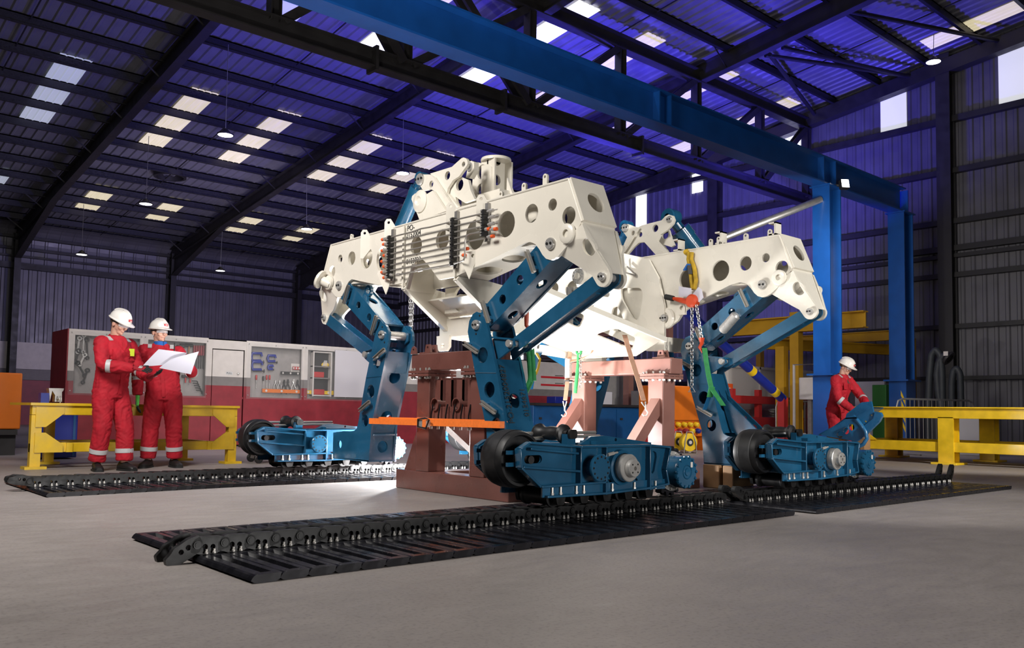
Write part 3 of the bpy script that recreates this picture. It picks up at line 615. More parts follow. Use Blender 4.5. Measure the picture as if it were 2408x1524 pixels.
mb = MB(); mb.lathe((p.x, p.y, pz0), AZ, [(0, .03), (.15, .03), (.155, .02), (.155, 0), (0, 0)], 36); mb.obj('round_top_flange', 'white', fr)
mb = MB(); mb.box(p.x-.11, p.x-.09, p.y-.11, p.y+.10, q.z-.05, pz0); mb.obj('post_flange', 'white', fr)
mb = MB(); pb(mb, [(p.x-.11, q.z-.05), (p.x+.12, q.z-.05), (p.x+.12, pz0), (p.x-.11, pz0)], [circ(p.x, q.z+.14, .055), circ(p.x, q.z+.34, .055)], p.y-.01, .02); mb.obj('post_web', 'white', fr)
mb = MB(); mb.box(p.x+.11, p.x+.13, p.y-.11, p.y+.10, q.z-.05, pz0); mb.obj('post_flange', 'white', fr)
mb = MB(); mb.box(p.x-.2, p.x+.25, p.y-.3, p.y+.3, 2.44, q.z-.04); mb.obj('post_foot', 'white', fr)
mb = MB(); pa(mb, onb(5.45, k1((2120, 420), (2215, 690), (2110, 700))), [], 5.45, .03); mb.obj('post_gusset', 'white', fr)
for a_ in (4.98, 5.33): mb = MB(); mb.box(a_, a_+.04, BC-.5, BC+.75, 2.44, 2.50); mb.obj('tower_foot_rail', 'white', fr)
mb = MB(); mb.box(FA+.30, 5.75, BC-.55, BC-.5, 2.2, 2.47); mb.obj('tower_carrier', 'white', fr)
mb = MB(); mb.box(FA+.30, 5.75, BC+.6, BC+.65, 2.2, 2.47); mb.obj('tower_carrier', 'white', fr)
# hydraulic cylinder leaning on the tower
def cylinder(lab, p, q, r, m, rod=True):
    p, q = Vector(p), Vector(q); t = thing('hydraulic_cylinder', lab, 'cylinder', q, 0, 'blue hydraulic cylinders'); d = (q-p).normalized()
    MB().cyl(p+d*r*1.6, q, r, 26).obj('barrel', m, t)
    MB().cyl(p+d*r*1.5, p+d*r*2.6, r*1.08, 26).obj('gland_collar', m, t)
    MB().lathe(p-AX*r*.7, AX, [(r*.35, 0), (r*.8, 0), (r*.9, r*.1), (r*.9, r*1.3), (r*.8, r*1.4), (r*.35, r*1.4)], 22).obj('eye', m, t)
    MB().cyl(p, p+d*r*1.8, r*.55, 16).obj('neck', m, t)
    s_ = d.cross(AX).normalized(); 
    MB().tube([p+d*r*1.2-s_*r*1.15, p+d*r*3+(-s_)*r*1.15, q-s_*r*1.15], r*.09, 8).obj('oil_pipe', m, t)
    MB().bar(p+d*r*1.9-s_*r*1.1, p+d*r*2.4-s_*r*1.25, r*.5, r*.5).obj('port_block', m, t)
    return t
p = on('a', 5.17, 992, 420); q = on('a', 5.17, 915, 600)
cylinder('slim dark blue hydraulic cylinder left of the white tower', p, q, .075, 'blue')
# ================================================================ LEGS
LEGO = [(.603, 1.41), (.62, 1.50), (.665, 1.555), (.718, 1.572), (.775, 1.555), (.83, 1.50), (.863, 1.43), (.994, 1.05), (1.12, .60), (1.145, .55), (1.19, .53), (1.25, .523), (1.40, .52), (1.60, .50), (1.60, .25), (.905, .24), (.87, .6), (.70, 1.096)]
LHOLES = [(.805, 1.205, .066), (.90, .918, .066), (.993, .633, .060)]
def rail(par, c, d, n_, ln=.22, m='pipe'):          # steel channel strip standing off a face on two feet
    c, d, n_ = Vector(c), Vector(d).normalized(), Vector(n_).normalized(); s_ = d.cross(n_)
    o = MB(); o.bar(c-d*ln/2+n_*.035, c+d*ln/2+n_*.035, .034, .006, n_); o.bar(c-d*ln/2+n_*.045+s_*.014, c+d*ln/2+n_*.045+s_*.014, .007, .024, n_); o.bar(c-d*ln/2+n_*.045-s_*.014, c+d*ln/2+n_*.045-s_*.014, .007, .024, n_)
    r = o.obj('guide_rail', m, par)
    for k in (-.3, .3): MB().bar(c+d*ln*k, c+d*ln*k+n_*.034, .03, .03, d).obj('rail_foot', 'blue', r)
def leg(a0, s, lab, txt=True, m='blue'):
    t = thing('machine_leg', lab, 'machine leg', (a0+.15, BC+s*1.1, .24), 0, 'blue jointed legs of the machine')
    X = lambda x: BC+s*x
    for k, aa in enumerate((a0, a0+.275)):
        pa(MB(), [(X(x), z) for x, z in LEGO], [circ(X(x), z, r) for x, z, r in LHOLES]+[circ(X(1.47), .385, .045)], aa, .025).obj('lower_leg_plate', m, t)
    def side(pts, holes, name):                      # plate across the leg thickness following two (x, z) points
        (x0, z0), (x1, z1) = pts; p = Vector((a0+.025, X(x0), z0)); q = Vector((a0+.025, X(x1), z1)); d = q-p
        if isinstance(holes, list): hl = [circ(.125, h*d.length, r) for h, r in holes]
        MB().plate([(0, 0), (.25, 0), (.25, d.length), (0, d.length)], hl, p, AX, d.normalized(), .018).obj(name, m, t)
    side(((.655, 1.30), (.70, 1.096)), [], 'inner_side_plate'); side(((.70, 1.096), (.872, .60)), [(.08, .062), (.86, .066)], 'inner_side_plate'); side(((.872, .60), (.893, .50)), [], 'inner_side_plate'); side(((.893, .49), (.908, .245)), [(.45, .058)], 'inner_lower_plate')
    side(((.945, 1.17), (1.085, .70)), [(.72, .062)], 'outer_side_plate'); side(((1.085, .70), (1.13, .56)), [], 'outer_side_plate')
    MB().box(a0+.025, a0+.275, min(X(1.15), X(1.58)), max(X(1.15), X(1.58)), .49, .508).obj('toe_top_plate', m, t)
    MB().box(a0+.0, a0+.30, min(X(.905), X(1.6)), max(X(.905), X(1.6)), .235, .25).obj('toe_sole', m, t)
    MB().box(a0+.025, a0+.275, X(.88)-.01, X(.88)+.01, .49, .505).obj('rib_plate', m, t)
    # shelf below the knee and weld seam
    MB().add([(a0+.03, X(.86), 1.36), (a0+.27, X(.86), 1.36), (a0+.27, X(1.12), 1.33), (a0+.03, X(1.12), 1.33), (a0+.03, X(.86), 1.345), (a0+.27, X(.86), 1.345), (a0+.27, X(1.12), 1.315), (a0+.03, X(1.12), 1.315)], [(0, 1, 2, 3), (4, 7, 6, 5), (0, 4, 5, 1), (1, 5, 6, 2), (2, 6, 7, 3), (3, 7, 4, 0)]).obj('knee_shelf', m, t)
    for aa in (a0+.05, a0+.22):
        pa(MB(), [(X(.87), 1.34), (X(1.12), 1.33), (X(1.14), 1.27), (X(1.08), 1.235), (X(.93), 1.16)], [], aa, .022).obj('tie_bracket', m, t)
    MB().tube([(a0, X(.715), 1.065), (a0, X(.985), 1.055)], .006, 6).obj('weld_seam', m, t)
    fillet_pin(t, a0, X(.718), 1.461, .042, 2); MB().cyl((a0+.02, X(.718), 1.461), (a0+.28, X(.718), 1.461), .042, 22).obj('knee_pin', 'steel', t)
    for k in (-1, 1): MB().lathe((a0, X(.718)+.055*s*k*.4-.02, 1.461+.075*k), -AX, [(0, .003), (.009, .003), (.009, -.002)], 8).obj('bolt_hole', 'hole', t)
    # upper arm: box section between frame pin and knee
    P, Q = Vector((0, X(1.585), 2.028)), Vector((0, X(.718), 1.461)); d = (Q-P).normalized(); nrm = Vector((0, d.z, -d.y)); nrm = nrm if nrm.z > 0 else -nrm
    L = (Q-P).length; ua0, ua1 = a0+.03, a0+.27
    hl = [circ(L*.40, .0, .042), circ(L*.64, .0, .042)]
    prof = [(-.05, -.10), (-.08, -.02), (-.05, .08), (.03, .105), (L*.5, .10), (L*.8, .085), (L+.05, .065), (L+.085, .0), (L+.05, -.065), (L*.8, -.10), (L*.5, -.105)]
    o_ = Vector((ua0, P.y, P.z)); hl = [circ(L*.42, .0, .040), circ(L*.66, .0, .040)]
    for aa in (ua0, ua1-.02):
        out = [(P.y+d.y*u+nrm.y*w, P.z+d.z*u+nrm.z*w) for u, w in prof]
        pa(MB(), out, [[(P.y+d.y*u+nrm.y*w, P.z+d.z*u+nrm.z*w) for u, w in h] for h in hl], aa, .02).obj('upper_arm_plate', m, t)
    for w, hs in ((-.10, [(.36, .045), (.78, .045)]), (.09, [(.5, .05)])):
        p = P+d*.0+nrm*w; q = P+d*(L*.93)+nrm*w*.95; dd = q-p
        MB().plate([(0, 0), (ua1-ua0-.03, 0), (ua1-ua0-.03, dd.length), (0, dd.length)], [circ((ua1-ua0-.03)/2, h*dd.length, r*.9, ry=r*1.25) for h, r in hs], p+Vector((ua0+.015, 0, 0)), AX, dd.normalized(), .018).obj('upper_arm_flange', m, t)
    for u in (L*.22, L*.84): rail(t, P+d*u+nrm*.01+Vector((ua0, 0, 0)), nrm-d*.12, -AX, .20)
    rail(t, (a0, X(.70), 1.27), (0, s*.9, -.42 if s > 0 else -.42), -AX, .20); rail(t, (a0, X(.99-.05), .775), (0, s*.9, -.42), -AX, .20)
    e = P+d*L*.33+nrm*.13; mb = MB(); mb.plate(circ(0, 0, .06, 20), [circ(0, 0, .035, 16)], (a0+.14, e.y, e.z), AY, AZ, .03); mb.obj('lifting_eye', m, t)
    # tie link: channel from the frame clevis to the lower leg
    P, Q = Vector((0, X(2.04), 1.735)), Vector((0, X(1.09), 1.29)); d = (Q-P).normalized(); nrm = Vector((0, d.z, -d.y)); nrm = nrm if nrm.z > 0 else -nrm; L = (Q-P).length
    prof = [(math.cos(x)*.06, math.sin(x)*.06) for x in [PI/2+PI*i/8 for i in range(9)]]+[(L+math.cos(x)*.06, math.sin(x)*.06) for x in [-PI/2+PI*i/8 for i in range(9)]]
    out = [(P.y+d.y*u+nrm.y*w, P.z+d.z*u+nrm.z*w) for u, w in prof]
    for aa in (a0+.115, a0+.225): pa(MB(), out, [], aa, .018).obj('tie_link_plate', m, t)
    p = P+d*.16-nrm*.035; q = P+d*(L-.1)-nrm*.035
    MB().bar(p+Vector((a0+.18, 0, 0)), q+Vector((a0+.18, 0, 0)), .10, .012, nrm).obj('tie_link_web', m, t)
    fillet_pin(t, a0+.05, Q.y, Q.z, .034, 0); MB().cyl((a0+.04, Q.y, Q.z), (a0+.25, Q.y, Q.z), .026, 16).obj('tie_pin', 'steel', t)
    if txt:
        p, q = Vector((a0+.06, X(.94)-.022, 1.15)), Vector((a0+.06, X(1.10)-.022, .62)); u_ = (p-q).normalized()
        text('stencil_text', 'PO-2152004827', .075, (p+q)/2+Vector((.01, -.004, 0)), u_, AX.cross(u_).cross(u_)*-1 if False else (-AX), 'ink', t, .0006)
        text('stencil_text', '0154671', .07, p.lerp(q, .62)+Vector((.185, -.004, 0)), u_, -AX, 'ink', t, .0006)
    return t
leg(4.50, -1, 'blue jointed leg nearest the camera, stencilled PO-2152004827')
leg(4.50, 1, 'blue jointed leg on the left, holding the orange strap', False)
leg(7.39, -1, 'bright blue rear leg on the right with the green sling', False)
leg(7.39, 1, 'rear leg on the far side, half hidden behind the pink stand', False)
# ================================================================ REAR FRAME
RA = 7.41
rf = beam(RA, 'second white box-section frame at the rear, with the yellow sling over it', [(-.69, 2.179, .12), (-1.09, 2.225, .108), (-1.388, 2.264, .073), (-1.62, 2.292, .045), (-1.796, 2.172, .07)],
          [(.75, 2.2, .13), (1.07, 2.25, .1), (1.36, 2.285, .072), (1.59, 2.31, .045), (1.75, 2.19, .06)],
          [(.0, 1.66)], [(-.80, 1.93), (-.62, 1.83), (-.55, 1.745), (-.47, 1.70), (-.40, 1.69), (-.33, 1.70)])
k8 = CR(1440, 480, 6.93); k7 = CR(1220, 560, 5.644)
def rp(kk, a, t, out, holes, name, m='white', rnd=0):
    o_ = onb(a, kk(*out)); o_ = rounded(o_, rnd) if rnd else o_; hl = []
    for h in holes:
        if len(h) == 3 and not isinstance(h[0], tuple): (b_, z), = onb(a, kk((h[0], h[1]))); hl.append(circ(b_, z, h[2], 18))
        else: hl.append(rounded(onb(a, kk(*h)), .05))
    mb = MB(); pa(mb, o_, hl, a, t); return mb.obj(name, m, rf)
rp(k7, RA-.06, .03, [(1250, 600), (1345, 190), (1720, 280), (1850, 520), (1930, 900), (1930, 1310), (1450, 1270), (1080, 1165), (880, 1040), (900, 880), (1050, 790)],
   [[(1350, 660), (1620, 660), (1650, 760), (1600, 1060), (1560, 1090), (1500, 1050), (1360, 800)], [(920, 890), (1140, 890), (1130, 1080), (1060, 1140), (930, 1060)], [(1225, 1000), (1250, 920), (1300, 900), (1350, 980), (1440, 1200), (1380, 1260), (1225, 1110)]], 'bulkhead_plate')
rp(k7, RA+.30, .03, [(700, 620), (1345, 190), (1720, 280), (1930, 900), (1930, 1310), (1080, 1165), (600, 980)], [[(800, 750), (1050, 700), (1000, 1000), (850, 950)]], 'bulkhead_plate')
mb = MB(); pa(mb, onb(RA-.10, k7((1080, 1165), (1450, 1270), (1930, 1310), (1930, 1500), (1700, 1500), (1400, 1380), (1080, 1230))), [], RA-.10, .38); mb.obj('lower_crossbox', 'white', rf)
for x, y, w in ((1120, 1190, 60), (1270, 1190, 50), (1370, 1200, 60)):
    p, q = onb(RA-.12, k7((x, y-35), (x+w, y+40))); mb = MB(); mb.box(RA-.14, RA-.06, q[0], p[0], q[1], p[1]); mb.obj('stop_block', 'white', rf)
(b_, z_), = onb(RA-.05, k7((1905, 1115)))
MB().lathe((RA-.01, BC-.40, 1.78), -AX, [(.115, -.02), (.115, .01), (.10, .03), (.06, .035), (.055, .02), (0, .02)], 28).obj('pivot_boss', 'white', rf)
fillet_pin(rf, RA-.045, BC-.40, 1.78, .042, 3)
lug(rf, RA-.03, BC-.62, 1.80, .09, .12, .03, .025, name='side_lug')
# flanged actuator behind the near clevis
p = on('a', 6.6, 1363, 650); mb = MB(); mb.lathe(p, -AX, [(0, .05), (.035, .05), (.035, .02), (.085, .02), (.085, -.02), (.065, -.02), (.065, -.28), (0, -.28)], 26); ac = mb.obj('actuator_housing', 'white', rf)
mb = MB(); mb.lathe(p-AX*.021, -AX, [(0, .02), (.05, .02), (.05, .012), (.083, .012), (.083, 0)], 26); mb.obj('actuator_flange', 'steel', ac)
for k in range(12): MB().lathe(p+Vector((-.033, math.cos(k*PI/6)*.07, math.sin(k*PI/6)*.07)), -AX, [(0, .008), (.007, .008), (.007, 0)], 6).obj('flange_bolt', 'bolt', ac)
mb = MB(); mb.box(p.x-.05, p.x+.03, p.y+.12, p.y+.15, 1.5, 2.1); mb.obj('guide_bar', 'galv', rf)
mb = MB(); mb.cyl(p+Vector((0, .05, -.14)), p+Vector((.5, .05, -.14)), .03, 14); mb.obj('linkage_rod', 'steel', rf)
mb = MB(); mb.tube([on('a', RA-.1, x, y) for x, y in k7((1410, 340), (1420, 460), (1550, 495), (1540, 470), (1440, 380))], .01, 8); mb.obj('hose_hoop', 'pipe', rf)
# tabs on the upper edge
for x, y, h in ((1570, 735, .12), (1700, 720, .13), (1740, 715, .08)):
    q = on('a', RA+.02, *k8((x, y))[0]); lug(rf, RA+.05, q.y, 2.465, .045, h)
for px in (1753, 1810): q = on('a', RA+.1, px, 575); lug(rf, RA+.1, q.y, 2.465, .05, .13)
for px in (1598, 1697, 1825):
    q = on('a', RA+.12, px, 585); mb = MB(); mb.box(RA+.1, RA+.2, q.y-.01, q.y+.01, 2.44, 2.66); mb.box(RA+.1, RA+.2, q.y-.01, q.y+.07, 2.645, 2.66); mb.box(RA+.1, RA+.2, q.y-.01, q.y+.07, 2.53, 2.545); mb.obj('hose_bracket', 'white', rf)
# tower
TA = RA+.45
rp(k8, TA, .03, [(430, 370), (480, 345), (800, 265), (860, 200), (920, 170), (985, 190), (1010, 260), (990, 320), (900, 420), (780, 500), (735, 600), (940, 835), (760, 885), (520, 620), (430, 630), (345, 705), (250, 815), (120, 800), (250, 545)], [(700, 395, .045), (455, 495, .032), (935, 250, .03)], 'tower_plate')
rp(k8, TA+.34, .03, [(430, 370), (480, 345), (800, 265), (860, 200), (920, 170), (985, 190), (1010, 260), (990, 320), (900, 420), (780, 500), (735, 600), (940, 835), (760, 885), (520, 620), (430, 630), (345, 705), (250, 815), (120, 800), (250, 545)], [(700, 395, .045), (455, 495, .032), (935, 250, .03)], 'tower_plate')
rp(k8, TA-.06, .03, [(165, 380), (195, 330), (260, 325), (370, 370), (430, 375), (270, 640), (180, 780), (130, 790), (240, 540), (160, 430)], [(335, 470, .03)], 'tower_bracket')
rp(k8, TA+.12, .03, [(735, 560), (800, 490), (920, 420), (960, 560), (1010, 670), (960, 700), (830, 660), (940, 830), (900, 850), (750, 620)], [(860, 500, .05)], 'tower_curved_bracket')
(b_, z_), = onb(TA-.06, k8((215, 390))); fillet_pin(rf, TA-.065, b_, z_, .05, 3, 'cylinder_pin')
(b_, z_), = onb(TA, k8((935, 250))); fillet_pin(rf, TA, b_, z_, .04, 2, 'cylinder_pin')
mb = MB(); mb.box(RA+.33, TA+.42, BC-.5, BC-.45, 2.2, 2.47); mb.obj('tower_carrier', 'white', rf)
mb = MB(); mb.box(RA+.33, TA+.42, BC+.6, BC+.65, 2.2, 2.47); mb.obj('tower_carrier', 'white', rf)
o_ = onb(TA-.02, k8((110, 800), (640, 890), (930, 850), (930, 870), (640, 915), (110, 820)))
mb = MB(); pa(mb, o_, [], TA-.02, .42); mb.obj('tower_foot_plate', 'white', rf)
p = on('a', TA+.18, *k8((960, 225))[0]); q = on('a', TA+.5, *k8((1420, 830))[0]); cylinder('large dark blue hydraulic cylinder leaning on the rear frame', p, q, .115, 'blue')
p = on('a', TA+.1, *k8((230, 370))[0]); q = on('a', TA+.1, *k8((105, 800))[0]); cylinder('short bright blue hydraulic cylinder between the two white frames', p, q, .085, 'bluelt')
# chain-hoist boss with stub shaft on the rear right leg's inner side
kb = CR(1540, 720, 4.011)
p = on('a', 7.55, *kb((230, 545))[0])
st = MB(); st.cyl(p+AY*.12, p-AY*.1, .075, 22); rl = bpy.data.objects['machine_leg.002']; st.obj('stub_shaft', 'bluelt', rl)
mb = MB(); o_ = [(0, -.12), (.07, -.10), (.085, .0), (.06, .1), (.03, .24), (-.03, .24), (-.06, .1), (-.085, 0), (-.07, -.10)]
mb.plate(o_, [circ(0, .2, .018, 10)], p+Vector((0, .12, 0)), AX, AZ, -.02); mb.obj('shaft_flange', 'bluelt', rl)
mb = MB(); mb.plate(o_, [circ(0, .2, .018, 10)], p+Vector((0, .16, 0)), AX, AZ, -.02); mb.obj('shaft_flange', 'bluelt', rl)
# buoyancy canister strapped to the rear upper arm, raking gusset of the rear leg
p, q = on('a', RA+.0, 1700, 776), on('a', RA+.0, 1730, 742); d = (q-p); mb = MB(); mb.lathe(p, d, [(0, -.03), (.035, -.02), (.05, .0), (.05, d.length), (.035, d.length+.02), (0, d.length+.03)], 20); mb.obj('canister', 'steel', rl)
for k in (0, 1):
    pa(MB(), [(BC-1.0, 1.0), (BC-1.03, .95), (BC-1.55, .52), (BC-1.25, .52), (BC-1.14, .60)], [circ(BC-1.33, .60, .05), circ(BC-1.22, .70, .04)] if k else [], RA+.10+.12*k, .02).obj('raking_gusset', 'blue', rl)
# ================================================================ TRACK PODS
def pod(da, dbb, lab, outer=True):
    t = thing('track_pod', lab, 'track pod', (4.3+da, 4.21+dbb, .12), 0, 'blue track pods of the machine'); m = 'blue'
    B0, B1 = 4.02+dbb, 4.40+dbb
    A = lambda x: x+da
    body = [(3.656, .549), (3.58, .51), (3.59, .394), (3.756, .27), (5.03, .255), (5.005, .335), (5.044, .50), (4.82, .517), (4.115, .518)]
    hl = [[(A(x), z) for x, z in slot(3.72, .443, .10, .026)], [(A(x), z) for x, z in [(4.865, .45), (4.88, .47), (4.91, .475), (4.935, .46), (4.94, .43), (4.915, .33), (4.895, .31), (4.87, .33)]]]
    for b_, nm in ((B0, 'side_plate'), (B1-.02, 'side_plate')):
        mb = MB(); pb(mb, [(A(x), z) for x, z in body], hl+[[(A(x), z) for x, z in slot(q, .268, .06, .02)] for q in (4.45, 4.68)], b_, .02); mb.obj(nm, m, t)
    MB().box(A(3.86), A(4.95), B0+.02, B1-.02, .26, .50).obj('core_box', m, t)
    for b_, sg in ((B0, -1), (B1, 1)):
        lo, hi = (b_-.045, b_+.0) if sg < 0 else (b_, b_+.045)
        c0 = (lo, hi)
        # top flange, bottom lip, vertical ribs, nose flange: proud of the side plate
        def rib(pts, nm): 
            for i in range(len(pts)-1): MB().bar((A(pts[i][0]), (lo+hi)/2, pts[i][1]), (A(pts[i+1][0]), (lo+hi)/2, pts[i+1][1]), hi-lo, .016).obj(nm, m, t, bevel=.004)
        rib([(3.656, .549), (4.115, .518), (4.82, .517), (5.05, .50)], 'top_flange')
        rib([(3.66, .512), (4.09, .474)], 'stiffening_rib'); rib([(3.60, .40), (4.105, .357)], 'stiffening_rib'); rib([(3.76, .27), (4.37, .275)], 'stiffening_rib')
        rib([(3.656, .549), (3.58, .51), (3.59, .394), (3.756, .27)], 'nose_flange')
        rib([(3.81, .205), (4.36, .20)], 'bottom_lip'); rib([(4.36, .20), (4.82, .215), (5.03, .235)], 'bottom_lip')
        rib([(4.115, .518), (4.113, .275)], 'vertical_rib'); rib([(4.363, .517), (4.36, .19)], 'vertical_rib'); rib([(4.82, .517), (4.822, .20)], 'vertical_rib'); rib([(5.05, .50), (5.0, .34), (5.03, .23)], 'end_flange')
        MB().box(A(3.79), A(5.02), lo+.03 if sg < 0 else hi-.042, lo+.042 if sg < 0 else hi-.03, .20, .27).obj('lip_web', m, t)
        y0 = lo-.045 if sg < 0 else hi+.045
        dk = MB(); dk.lathe((A(4.25), b_, .378), AY*sg, [(.06, 0), (.06, .07), (.088, .07), (.092, .075), (.092, .092), (.088, .096), (0, .096)], 36); dk = dk.obj('blank_flange', m, t)
        for k in range(12): MB().lathe((A(4.25)+math.cos(k*PI/6)*.073, b_+sg*.0955, .378+math.sin(k*PI/6)*.073), AY*sg, [(0, .0015), (.008, .0015), (.008, -.002)], 8).obj('bolt_hole', 'hole', dk)
        for a_ in (3.87, 3.945, 4.09, 4.16, 4.44, 4.67, 4.9): 
            bo = MB(); bo.cyl((A(a_), (lo+hi)/2, .205), (A(a_), (lo+hi)/2, .262), .008, 8); bo.cyl((A(a_), (lo+hi)/2, .213), (A(a_), (lo+hi)/2, .226), .013, 6); bo.obj('stud_bolt', 'bolt', t)
        if sg < 0 and outer:
            hb = MB(); hb.lathe((A(4.535), b_, .368), AY*sg, [(.125, 0), (.12, .03), (.10, .035), (.10, .05)], 36); hb.obj('hub_ring', m, t)
            sv = MB(); sv.lathe((A(4.535), b_, .368), AY*sg, [(.095, .04), (.095, .095), (.090, .10), (.060, .10), (.060, .14), (.056, .145), (.014, .145), (.014, .12), (0, .12)], 40); sv = sv.obj('hub_flange', 'steel', t)
            for k in range(4): MB().lathe((A(4.535)+math.cos(k*PI/2+.8)*.038, b_-.145, .368+math.sin(k*PI/2+.8)*.038), -AY, [(0, .002), (.006, .002), (.007, -.003)], 10).obj('hub_screw', 'hole', sv)
            gn = MB(); gn.cyl((A(4.36), b_-.05, .46), (A(4.42), b_-.05, .47), .012, 10); gn.cyl((A(4.42), b_-.05, .47), (A(4.46), b_-.05, .475), .007, 8); gn.obj('grease_nipple', 'bolt', t)
    # idler wheel
    w = MB(); w.lathe((A(3.70), B0+.075, .44), AY, [(0, .03), (.05, .03), (.06, .0), (.075, .0), (.08, .035), (.145, .035), (.155, .012), (.172, .012), (.18, .03), (.182, .06), (.187, .065), (.187, .165), (.182, .17), (.18, .2), (.172, .218), (.155, .218), (.145, .195), (.08, .195), (.06, .23), (0, .23)], 48); idl = w.obj('idler_wheel', 'rubber', t)
    MB().cyl((A(3.70), B0-.005, .44), (A(3.70), B1+.005, .44), .026, 16).obj('axle', 'rubber', idl)
    for b_ in (B0+.025, B1-.045): 
        yk = MB(); yk.box(A(3.53), A(3.60), b_, b_+.02, .475, .50); yk.box(A(3.53), A(3.60), b_, b_+.02, .40, .425); yk.obj('yoke_arm', m, t)
    # bottom rollers with their end caps
    for k in range(5):
        a_ = 3.96+.222*k
        r = MB(); r.lathe((A(a_), B0+.03, .187), AY, [(0, 0), (.03, 0), (.03, .03), (.064, .03), (.064, .05), (.055, .06), (.052, .15), (.052, .17), (.055, .26), (.064, .27), (.064, .29), (.03, .29), (.03, .32), (0, .32)], 24); ro = r.obj('bottom_roller', 'rubber', t)
        for b_ in (B0-.01, B1-.02):
            cp = MB(); cp.plate(rounded([(-.045, .01), (-.03, -.045), (.03, -.045), (.045, .01), (.045, .035), (-.045, .035)], .012, 2), [], (A(a_), b_+.03, .187), AX, AZ, .03); cp = cp.obj('roller_cap', 'chain', ro)
    # carrier roller on top
    r = MB(); r.lathe((A(4.06), B0+.02, .60), AY, [(0, 0), (.03, 0), (.03, .03), (.062, .04), (.066, .06), (.05, .075), (.042, .1), (.048, .14), (.048, .18), (.042, .22), (.05, .26), (.066, .28), (.062, .3), (.03, .31), (.03, .34), (0, .34)], 28); ro = r.obj('carrier_roller', 'rubber', t)
    for b_ in (B0+.0, B1-.05): MB().box(A(4.02), A(4.10), b_, b_+.05, .52, .60).obj('roller_bracket', m, t)
    MB().plate(rounded([(-.03, -.03), (.03, -.03), (.038, 0), (.03, .03), (-.03, .03), (-.038, 0)], .01, 2), [], (A(4.06), B0+.0, .60), AX, AZ, .02).obj('roller_cap', 'chain', ro)
    # top spine, hose pipes
    mb = MB(); pb(mb, [(A(x), z) for x, z in ((4.35, .52), (4.40, .545), (4.46, .575), (4.60, .58), (5.12, .525), (5.12, .50))], [circ(A(4.72), .55, .012, 10)], B0+.20, .03); mb.obj('top_spine', m, t)
    MB().box(A(4.45), A(4.62), B0+.14, B0+.3, .52, .545).obj('spine_pad', m, t)
    MB().tube([(A(3.75), B0+.31, .60), (A(3.85), B0+.31, .595), (A(4.62), B0+.31, .60)], .012, 8).obj('hose_pipe', 'pipe', t); MB().tube([(A(3.85), B0+.25, .56), (A(4.35), B0+.25, .575), (A(4.6), B0+.25, .575)], .012, 8).obj('hose_pipe', 'pipe', t)
    # sprocket and drive motor
    n = 18; out = []
    for k in range(n):
        for dx, rr in ((-.35, .165), (-.18, .188), (.18, .188), (.35, .165)): x = 2*PI*(k+dx)/n; out.append((A(5.26)+math.cos(x)*rr, .312+math.sin(x)*rr))
    mb = MB(); pb(mb, out, [circ(A(5.26), .312, .10, 28)], B0+.13, .06); sp = mb.obj('drive_sprocket', 'track', t)
    MB().lathe((A(5.26), B0+.13, .312), -AY, [(.10, -.06), (.15, 0), (.15, .02), (.12, .03), (.118, .03)], 36).obj('sprocket_flange', 'steel', sp)
    for k in range(14): MB().lathe((A(5.26)+math.cos(k*2*PI/14)*.134, B0+.11, .312+math.sin(k*2*PI/14)*.134), -AY, [(0, .018), (.010, .018), (.010, 0)], 8).obj('sprocket_bolt', 'bolt', sp)
    mb = MB(); mb.lathe((A(5.26), B0+.12, .312), -AY, [(.118, 0), (.122, .12), (.122, .135), (.116, .145), (.055, .148), (.05, .155), (.045, .148), (.03, .148), (.026, .156), (0, .158)], 44); mo = mb.obj('drive_motor', m, t)
    for k in range(14): MB().lathe((A(5.26)+math.cos(k*2*PI/14)*.112, B0+.12-.143, .312+math.sin(k*2*PI/14)*.112), -AY, [(0, .012), (.009, .012), (.014, .004), (.014, -.01)], 8).obj('motor_bolt', m, mo)
    MB().box(A(5.30), A(5.325), B0+.12-.151, B0+.12-.149, .345, .385).obj('type_plate', 'panelwhite', mo)
    if outer:                                        # bracket to the leg
        MB().box(A(4.40), A(4.70), B1, B1+.32, .30, .46).obj('mount_block', m, t)
    return t
pod(0, 0, 'blue track pod in front with black idler wheel and silver hub, nearest the camera')
pod(2.668, -.085, 'blue track pod at the right, below the bright blue rear leg')
pod(.21, 4.18, 'blue track pod on the left, in front of the red tool wall', False)
pod(2.9, 4.18, 'far blue track pod behind the stands at the rear left', False)
